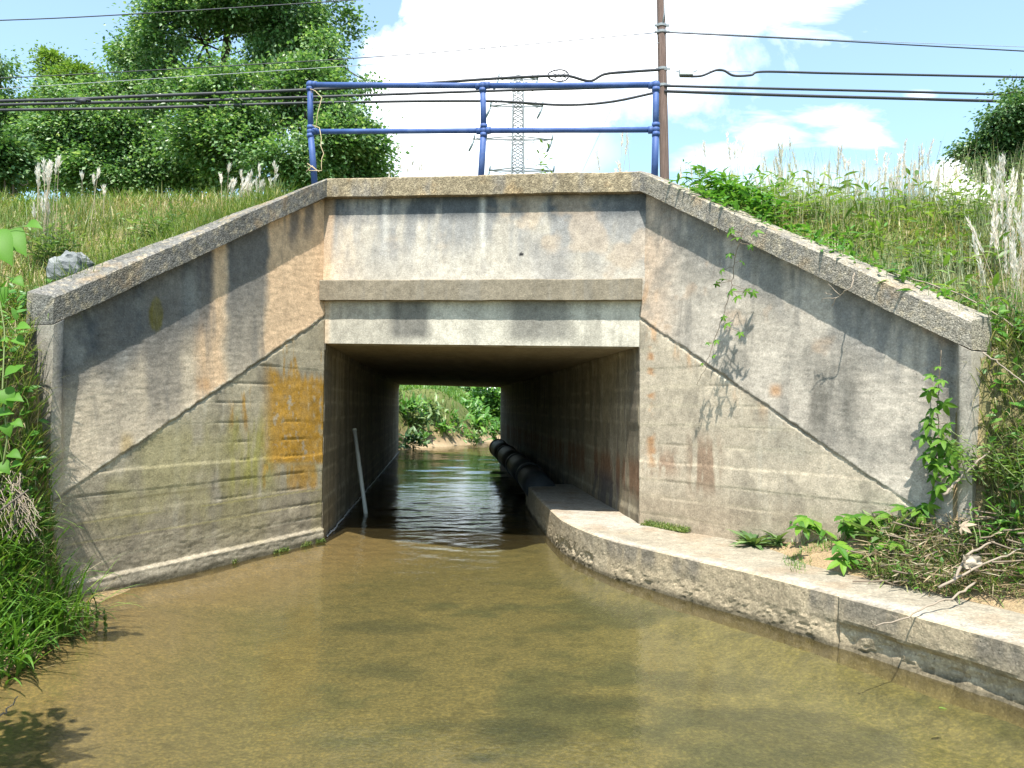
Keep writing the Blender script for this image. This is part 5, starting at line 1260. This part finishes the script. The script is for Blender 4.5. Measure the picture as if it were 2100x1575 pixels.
def sheet(name, label, cat, px, py, Y, w_, h_, mat, tilt):
    c = at_y(px, py, Y); n = 9; u_, v_ = np.meshgrid(np.linspace(-.5, .5, n), np.linspace(-.5, .5, n), indexing="ij")
    P_ = np.stack([u_.ravel() * w_, 0 * u_.ravel(), v_.ravel() * h_], 1); nn = fbm(P_ * np.array([1, 1, 1]), 22, 3, .5, 311) - .5; P_[:, 1] += nn * .14; P_[:, 0] += .05 * (fbm(P_ + 3.1, 16, 2, .5, 312) - .5); P_[:, 2] += .05 * (fbm(P_ + 5.1, 16, 2, .5, 313) - .5); P_[:, 0] += P_[:, 2] * tilt; P_[:, 2] *= 1 - .5 * (P_[:, 0] / w_)
    f = grid_faces(n, n); N = len(P_); V = np.concatenate([P_, P_ + [0, .004, 0]]); lp = loop_ids(n, n); k = np.arange(len(lp)); k2 = (k + 1) % len(lp)
    o = mk(name, V, [f, f[:, ::-1] + N, np.stack([lp[k], lp[k2], lp[k2] + N, lp[k] + N], -1)], mat, None, True); o.location = c; tag(o, label, cat)
sheet("plastic_scrap", "crumpled pale plastic scrap caught on the debris pile", "litter", 1994, 1150, 5.32, .125, .085, M["scrap"], -.4)
def flat_leaf(name, label, px, py, z, tpl, sc, d, up, mat):
    b = at_z(px, py, z); mb = MB(); leaves(mb, tpl, np.array([[0, 0, 0.]]), np.array([d]), np.array([up]), np.array([sc])); o = mb.build(name, mat, None, False); o.location = b; tag(o, label, "leaf")
flat_leaf("floating_leaf", "single yellow green leaf floating on the water near the bottom right", 1925, 1452, .006, LEAF, .055, [1, .1, .03], [0, 0, 1.], M["leaf_pale"])
star = tpl_palmate()
flat_leaf("dead_leaf", "pale star shaped dead leaf on top of the debris pile", 1972, 1080, .86, star, .085, [.6, -.6, .45], [.0, -.6, .8], M["deadleaf"])

# ------------------------------------------------------------------ railing
rail = thing("pipe_railing", P3(A + dF * WF / 2 - nF * .2, zA + HC), "blue painted pipe railing with three posts and two rails on top of the headwall", "railing")
O_r = A - nF * .2
post_px = [((636, 174), (637, 270), (646, 362)), ((990, 176), (992, 268), (986, 362)), ((1345, 174), (1345, 266), (1342, 366))]
joints = [[at_plane(*q_, O_r, nF) for q_ in p] for p in post_px]
for i, (a, b, c) in enumerate(joints):
    c = c.copy(); c[2] = min(c[2], zA + HC + .02) - .06
    mb = MB(); mb.tube([a, a * .5 + b * .5, b], [.035] * 3, 14).tube([b, b * .5 + c * .5, c], [.038] * 3, 14); po = mb.build("post", M["blue"], rail)
    for j, p in enumerate((a, b)):
        m2 = MB(); m2.ball(p, .050 if j == 0 else .046, 14, 10); m2.tube([p + np.array([0, 0, -.075]), p + np.array([0, 0, -.03])], [.044, .044], 14)
        if j == 1: m2.tube([p + np.array([0, 0, .03]), p + np.array([0, 0, .075])], [.044, .044], 14)
        for sgn in ((1,) if i == 0 else ((-1,) if i == 2 else (-1, 1))):
            dv = z3(dF) * sgn; m2.tube([p + dv * .03, p + dv * .085], [.041, .041], 14)
        m2.build("joint_fitting", M["blue"], rail)
for r in (0, 1):
    for i in (0, 1):
        a, b = joints[i][r], joints[i + 1][r]; mb = MB(); mb.tube([a, a * .67 + b * .33, a * .33 + b * .67, b], [.034 if r == 0 else .031] * 4, 14); mb.build("rail", M["blue"], rail)
# dried vine tied round the left post
t = thing("dried_vine", joints[0][2], "thin tan dried vine twined round the left railing post", "vine"); mb = MB()
pts = []
for px, py in ((628, 352), (640, 340), (655, 352), (630, 335), (634, 350), (660, 350), (659, 338), (660, 325), (664, 315), (658, 300), (659, 282), (655, 262), (640, 256), (648, 262), (652, 230), (660, 200), (646, 186), (636, 182), (640, 190)):
    pts.append(at_plane(px, py, O_r + nF * .06, nF))
mb.tube(np.array(pts), [.005] * len(pts), 5); mb.build("vine_strand", M["twine"], t)

# ------------------------------------------------------------------ things in the tunnel
def pipe_line():
    a = np.array([.58, 11.7]); t = thing("drain_pipe", (a[0], a[1], .2), "black plastic drain pipe in banded lengths running along the tunnel's right wall", "pipe"); R_ = .235; zc = .40
    yy = [12.7, 14.4, 16.6, 19.2, 21.8]
    for i in range(4):
        p, q_ = a + AX * (yy[i] - 11.7), a + AX * (yy[i + 1] - 11.7); mb = MB(); z0, z1 = zc - .08 + .04 * i, zc - .08 + .04 * (i + 1)
        if i == 0: z0 -= .06
        mb.tube([P3(p, z0), P3((p + q_) / 2, (z0 + z1) / 2), P3(q_, z1)], [R_] * 3, 24); mb.build("pipe_length", M["black_pipe"], t)
        m2 = MB(); d = z3(AX); m2.tube([P3(q_, z1) - d * .09, P3(q_, z1) - d * .08, P3(q_, z1) + d * .08, P3(q_, z1) + d * .09], [R_ + .004, R_ + .016, R_ + .016, R_ + .004], 24); m2.build("coupling_band", M["black_pipe"], t)
pipe_line()
fo = MB(); tt = np.arange(.3, LT, .12); fo.tube(np.stack([A[0] + AX[0] * tt + nTl[0] * (.03 + rng.normal(0, .006, len(tt))), A[1] + AX[1] * tt + nTl[1] * .03, .014 + rng.normal(0, .003, len(tt))], 1), .012 * rng.uniform(.5, 1.2, len(tt)), 6)
stuffmesh("foam_scum", "", fo, M["white_box"])
b0 = at_z(750, 1056, -.02); tp = at_plane(727, 880, A + nTl * .06, nTl)
b0 = np.array([b0[0], b0[1], 0]); t = thing("plastic_pole", b0, "white plastic pole leaning in the water against the tunnel's left wall", "pole"); mb = MB(); dv = b0 - tp; mb.tube([tp, (tp + b0) / 2, b0 + dv * .15], [.030, .031, .031], 12); mb.build("pole_tube", M["pvc"], t)
m2 = MB(); m2.tube([tp - dv * .002, tp + dv * .02], [.033, .033], 12); m2.build("end_collar", M["pvc"], t)

# ------------------------------------------------------------------ utility pole, cables, pylon
YP = 22.0
pb = at_y(1365, 470, YP); pt = at_y(1350, -260, YP); pb = pb + (pb - pt) / np.linalg.norm(pb - pt) * 1.2; 
up_ = thing("utility_pole", (pb[0], pb[1], pb[2]), "tall brown wooden utility pole behind the right end of the railing", "utility pole")
mb = MB(); mb.tube(pb + (pt - pb) * np.linspace(0, 1, 12)[:, None], np.linspace(.135, .105, 12), 18); mb.build("pole_shaft", M["pole"], up_)
def on_pole(py): return pb + (pt - pb) * np.clip((at_y(1357, py, YP)[2] - pb[2]) / (pt[2] - pb[2]), 0, 1)
for py in (53, 66, 142, 176):
    c = on_pole(py); mb = MB(); mb.tube([c - [0, 0, .035], c + [0, 0, .035]], [.135, .135], 16); mb.box(c + np.array([.15, -.03, 0]), [1, 0, 0], [0, 1, 0], [0, 0, 1], .06, .03, .025); mb.box(c + np.array([-.15, -.03, 0]), [1, 0, 0], [0, 1, 0], [0, 0, 1], .04, .03, .02)
    mb.build("cable_bracket", M["steel"], up_, False)
mb = MB(); mb.tube([on_pole(-30) + [.09, -.09, 0], on_pole(30) + [.07, -.11, 0], on_pole(50) + [.02, -.13, 0]], [.022] * 3, 6); mb.build("conduit", M["wire"], up_)
def cable(label, pts, r, name="overhead_cable", mat="cable", Y0=None):
    P_ = np.array([at_y(px, py, Yc) for px, py, Yc in pts]); n = len(P_) ; d = np.concatenate([[0], np.cumsum(np.linalg.norm(np.diff(P_, axis=0), axis=1))])
    # smooth Catmull-Rom through the support points
    out = []
    Q = np.vstack([2 * P_[0] - P_[1], P_, 2 * P_[-1] - P_[-2]])
    for i in range(1, n):
        for tt in np.linspace(0, 1, 10, endpoint=False):
            a, b, c, e_ = Q[i - 1], Q[i], Q[i + 1], Q[i + 2]; out.append(.5 * ((2 * b) + (-a + c) * tt + (2 * a - 5 * b + 4 * c - e_) * tt ** 2 + (-a + 3 * b - 3 * c + e_) * tt ** 3))
    out.append(P_[-1]); out = np.array(out); mid = out[len(out) // 2]
    mb = MB(); mb.tube(out - mid, [r] * len(out), 7); o = mb.build(name, M[mat]); o.location = mid; tag(o, label, "cable"); return o
g = lambda px: YP - .12 - (1357 - px) * .0016 if px < 1357 else YP - .12 + (px - 1357) * .0006
def cb(label, pts, r, **k): return cable(label, [(px, py, g(px)) for px, py in pts], r, **k)
cb("topmost of the three thick cables on the left, reaching the loop near the pole", [(-60, 209), (0, 207), (160, 203), (320, 196), (635, 184), (850, 172), (1030, 160), (1148, 155), (1172, 157), (1210, 166), (1240, 152), (1290, 147), (1352, 143)], .04)
cb("middle of the three thick cables on the left, passing behind the railing to the pole", [(-60, 217), (0, 215), (170, 211), (400, 206), (640, 199), (985, 187), (1200, 181), (1352, 176)], .036)
cb("lowest thick cable on the left, sagging in front of the pylon before the pole", [(-60, 228), (0, 226), (300, 221), (640, 211), (985, 207), (1150, 215), (1250, 209), (1352, 188)], .036)
cb("thin upper wire running right from the pole top clamp", [(1362, 66), (1500, 73), (1700, 83), (1900, 94), (2180, 109)], .018)
cb("faint wire just above the thin upper wire at the right", [(1362, 63), (1600, 76), (1850, 87), (2180, 99)], .008, mat="wire")
cb("wavy cable leaving the white splice case towards the right edge", [(1418, 157), (1440, 155), (1468, 144), (1485, 145), (1505, 155), (1540, 154), (1565, 147), (1700, 150), (1900, 154), (2180, 160)], .032)
cb("upper of the two straight thick cables right of the pole", [(1362, 176), (1600, 182), (1850, 188), (2180, 197)], .034)
cb("lower of the two straight thick cables right of the pole", [(1362, 187), (1600, 195), (1850, 202), (2180, 211)], .042)
cb("thin wire from the pole across the white cloud and the trees to the left edge", [(-60, 163), (240, 148), (820, 113), (1290, 72), (1352, 66)], .012)
cb("faint second wire below the thin one crossing the trees", [(-60, 186), (200, 169), (820, 128), (1352, 88)], .008, mat="wire")
cb("high thin wire crossing the tallest tree near the top of the photo", [(-60, 44), (200, 33), (650, 5), (900, -14)], .014)
cb("short support wire from the pole to the top of the splice case", [(1362, 143), (1400, 143), (1425, 144), (1480, 146), (1540, 147)], .008, mat="wire")
c = at_y(1407, 149, YP - .1); t = thing("splice_case", c, "small white splice case hanging on the cable right of the pole", "splice case"); mb = MB(); mb.box(c, [1, 0, 0], [0, 1, 0], [0, 0, 1], .19, .08, .085); bx = mb.build("case_body", M["white_box"], t, False)
md = bx.modifiers.new("bevel", "BEVEL"); md.width = .02; md.segments = 2
mb = MB(); mb.box(c - np.array([0, 0, .10]), [1, 0, 0], [0, 1, 0], [0, 0, 1], .17, .06, .012); mb.build("base_strip", M["cable"], t, False)
mb = MB()
for dx in (-.2, .2): mb.tube([c + [dx, 0, .02], c + [dx * 1.5, 0, .05]], [.015, .012], 6)
mb.build("hanger_clip", M["steel"], t)
c = at_y(165, 208, g(165) - .02); t = thing("cable_clamp", c, "dark lashing clamp gripping the three cables at the left", "clamp"); mb = MB(); mb.tube([c + [-.12, 0, .03], c + [.14, 0, .0]], [.05, .05], 8).tube([c + [0, 0, -.08], c + [.03, 0, .08]], [.03, .03], 8); mb.build("clamp_body", M["cable"], t)
mb = MB(); mb.tube([c + [-.25, 0, .07], c + [0, 0, .06], c + [.25, 0, .03]], [.03] * 3, 8); mb.build("wrap", M["cable"], t)
# snowshoe storage loop
c = at_y(1148, 155, g(1148)); t = thing("cable_loop", c, "oval hoop of spare cable hanging on the line left of the pole", "cable loop"); k = YP / F_PX
a = np.linspace(0, 2 * math.pi, 41); mb = MB(); mb.tube(np.stack([c[0] + 21 * k * np.cos(a) * (1 - .15 * np.cos(a)), c[1] + 0 * a, c[2] + 12 * k * np.sin(a)], 1), [.02] * 41, 6, False); mb.build("hoop", M["cable"], t)
for ang in (.7, 1.9, 2.6):
    mb = MB(); dv = np.array([math.cos(ang) * 19, 0, math.sin(ang) * 11]) * k; mb.tube([c - dv, c + dv], [.012, .012], 5); mb.build("spoke", M["cable"], t)

YT = 120.0; kt = YT / F_PX
def pylon():
    z_top = at_y(1062, 160, YT)[2]; zb_ = 2.0; x0 = at_y(1062, 300, YT)[0]
    t = thing("lattice_pylon", (x0, YT, zb_), "distant grey lattice power pylon seen between the railing posts", "pylon"); mb = MB()
    def hw(z): py = 833 - (z - 1.6) / kt; return (10.5 + max(0, (py - 190)) * .012) * kt
    for sx in (-1, 1):
        for sy in (-1, 1):
            zz = np.linspace(zb_, z_top, 14); mb.tube(np.stack([x0 + sx * np.array([hw(z) for z in zz]), YT + sy * np.array([hw(z) for z in zz]), zz], 1), [.12] * 14, 4)
    z = zb_
    while z < z_top - .5:
        h_ = hw(z) * 1.15; z2 = min(z + h_, z_top)
        for s_ in (-1, 1):
            for axis in (0, 1):
                p = np.array([x0, YT, z]); q_ = np.array([x0, YT, z2]); p[axis] -= hw(z); q_[axis] += hw(z2); p[1 - axis] += s_ * hw(z); q_[1 - axis] += s_ * hw(z2)
                mb.tube([p, q_], [.075, .075], 4); p2, q2 = p.copy(), q_.copy(); p2[axis], q2[axis] = 2 * (x0 if axis == 0 else YT) - p[axis], 2 * (x0 if axis == 0 else YT) - q_[axis]; mb.tube([p2, q2], [.075, .075], 4)
        z = z2
    mb.build("lattice_mast", M["steel"], t)
    for py, l, r_, ins in ((162, 1022, 1102, True), (218, 1006, 1112, True), (286, 972, 1132, True), (350, 1004, 1135, True)):
        zc = at_y(1062, py, YT)[2]; xl, xr = at_y(l, py, YT)[0], at_y(r_, py, YT)[0]; m2 = MB()
        for sy in (-1, 1):
            m2.tube([[xl, YT, zc], [x0, YT + sy * hw(zc), zc + .25], [xr, YT, zc]], [.11] * 3, 4); m2.tube([[xl, YT, zc], [x0, YT + sy * hw(zc), zc - .5], [xr, YT, zc]], [.06] * 3, 4)
            m2.tube([[xl, YT, zc], [x0 - hw(zc), YT, zc + 2.0]], [.04] * 2, 4); m2.tube([[xr, YT, zc], [x0 + hw(zc), YT, zc + 2.0]], [.04] * 2, 4)
        arm = m2.build("cross_arm", M["steel"], t)
        for xx, sg in ((xl, -1), (xr, 1)):
            m3 = MB(); m3.tube([[xx, YT, zc - .2], [xx - .35, YT, zc - 1.0], [xx - .75, YT, zc - 1.85]], [.14, .19, .14], 8); m3.tube([[xx - .02, YT, zc - .1], [xx + .12, YT, zc + .75]], [.15, .13], 8); m3.build("insulator", M["insul"], t)
pylon()
for i, (l, a, b) in enumerate((("left overhead power line from the pylon rising steeply beside the middle railing post", (993, 172), (995, 60)), ("second overhead power line from the pylon rising to the left of its mast", (1010, 215), (1028, 80)), ("power line dropping from the pylon arm to the right of the mast", (1112, 240), (1075, 345)), ("power line slanting across the sky between the pylon and the right post", (1262, 205), (1195, 350)))):
    y1 = 110 if i < 2 else 118; y2 = 40 if i < 2 else 170
    cable(l, [(a[0], a[1], y1), ((a[0] + b[0]) / 2, (a[1] + b[1]) / 2, (y1 + y2) / 2), (b[0], b[1], y2)], .022 if i < 2 else .035, "power_line", "wire")

# ------------------------------------------------------------------ far bank vegetation
def far_z(x, y): return None
dg = bpy.data.objects["terrain"]
from mathutils.bvhtree import BVHTree
_bv = BVHTree.FromPolygons([v.co[:] for v in dg.data.vertices], [p.vertices[:] for p in dg.data.polygons])
def far_pts(n, x0, x1, y0, y1, zmin, zmax, seed, lo, hi):
    x = rng.uniform(x0, x1, n); y = rng.uniform(y0, y1, n); o = []
    for a, b in zip(x, y):
        h = _bv.ray_cast(Vector((a, b, 30)), Vector((0, 0, -1)))[0]
        if h is not None and zmin < h[2] < zmax: o.append((a, b, h[2]))
    P = np.array(o); return P[patch(P, .8, seed, lo, hi)]
P = far_pts(15000, -8, 3, 29, 46, .35, 3, 401, .08, .35); mb = MB(); blades(mb, P, rng.uniform(.15, .5, len(P)), rng.uniform(.015, .035, len(P)), .5); stuffmesh("far_bank_grass", "", mb, M["grass_lush"])
P = far_pts(3500, -8, 3, 29, 40, .15, 1.1, 402, .35, .55); mb = MB(); blades(mb, P, rng.uniform(.1, .35, len(P)), rng.uniform(.015, .03, len(P)), .8); stuffmesh("far_bank_straw", "", mb, M["grass_dry"])
def far_plant(px, py, Y, label, n, L, mat):
    c = at_y(px, py, Y); t = thing("far_bank_plant", c, label, "plant", "leafy plants on the far bank"); mb = MB(); d = rand_dirs(n); d[:, 2] = np.abs(d[:, 2]) + .3
    leaves(mb, LEAF_N, c + rng.normal(0, 1, (n, 3)) * np.array([L * .5, L * .4, L * .35]), d, np.tile([0, -.4, 1.], (n, 1)) + rng.normal(0, .3, (n, 3)), rng.uniform(.5, 1.1, n) * L * .8); mb.build("foliage", mat, t, False)
    s2 = MB(); 
    for i in range(8): s2.tube(wob(c - [0, 0, L * .8], c + rng.normal(0, L * .35, 3), 4, .02), [.012, .01, .008, .006], 5)
    s2.build("stem", M["stem"], t)
far_plant(880, 842, 32.5, "pale long leaved plant on the far left bank above the brown roots", 110, .55, M["leaf_grey"])
far_plant(845, 838, 31.0, "tall grassy plant at the left edge of the view through the tunnel", 120, .5, M["leaf_bright"])
far_plant(925, 870, 34, "bright green plant in the middle of the far bank", 110, .5, M["leaf_bright"])
far_plant(985, 868, 35, "wide green plant on the far bank near the right tunnel edge", 130, .6, M["leaf_bright"])
far_plant(973, 900, 33.2, "arching grass clump at the far waterline", 80, .4, M["grass_lush"])
far_plant(1020, 885, 33.5, "tall green clump beside the black pipe's far end", 100, .5, M["leaf_bright"])
far_plant(848, 905, 29.6, "dark leafy plant hanging over the water at the far left corner of the tunnel", 110, .5, M["leaf_dark"])
far_plant(905, 885, 32.6, "leafy green plant on the bare middle of the far bank above the beach", 110, .45, M["leaf_bright"])
far_plant(945, 892, 34.5, "low bright plant near the waterline in the middle of the far bank", 90, .4, M["leaf_bright"])
far_plant(862, 866, 31.2, "grey green plant between the tall grassy plant and the beach on the far bank", 100, .45, M["leaf_grey"])
far_plant(955, 850, 37.5, "wide leafy plant high on the far bank below the small hazy bush", 150, .8, M["leaf_bright"])
far_plant(868, 898, 30.2, "low green plant on the beach beside the dark hanging plant", 60, .3, M["leaf_bright"])
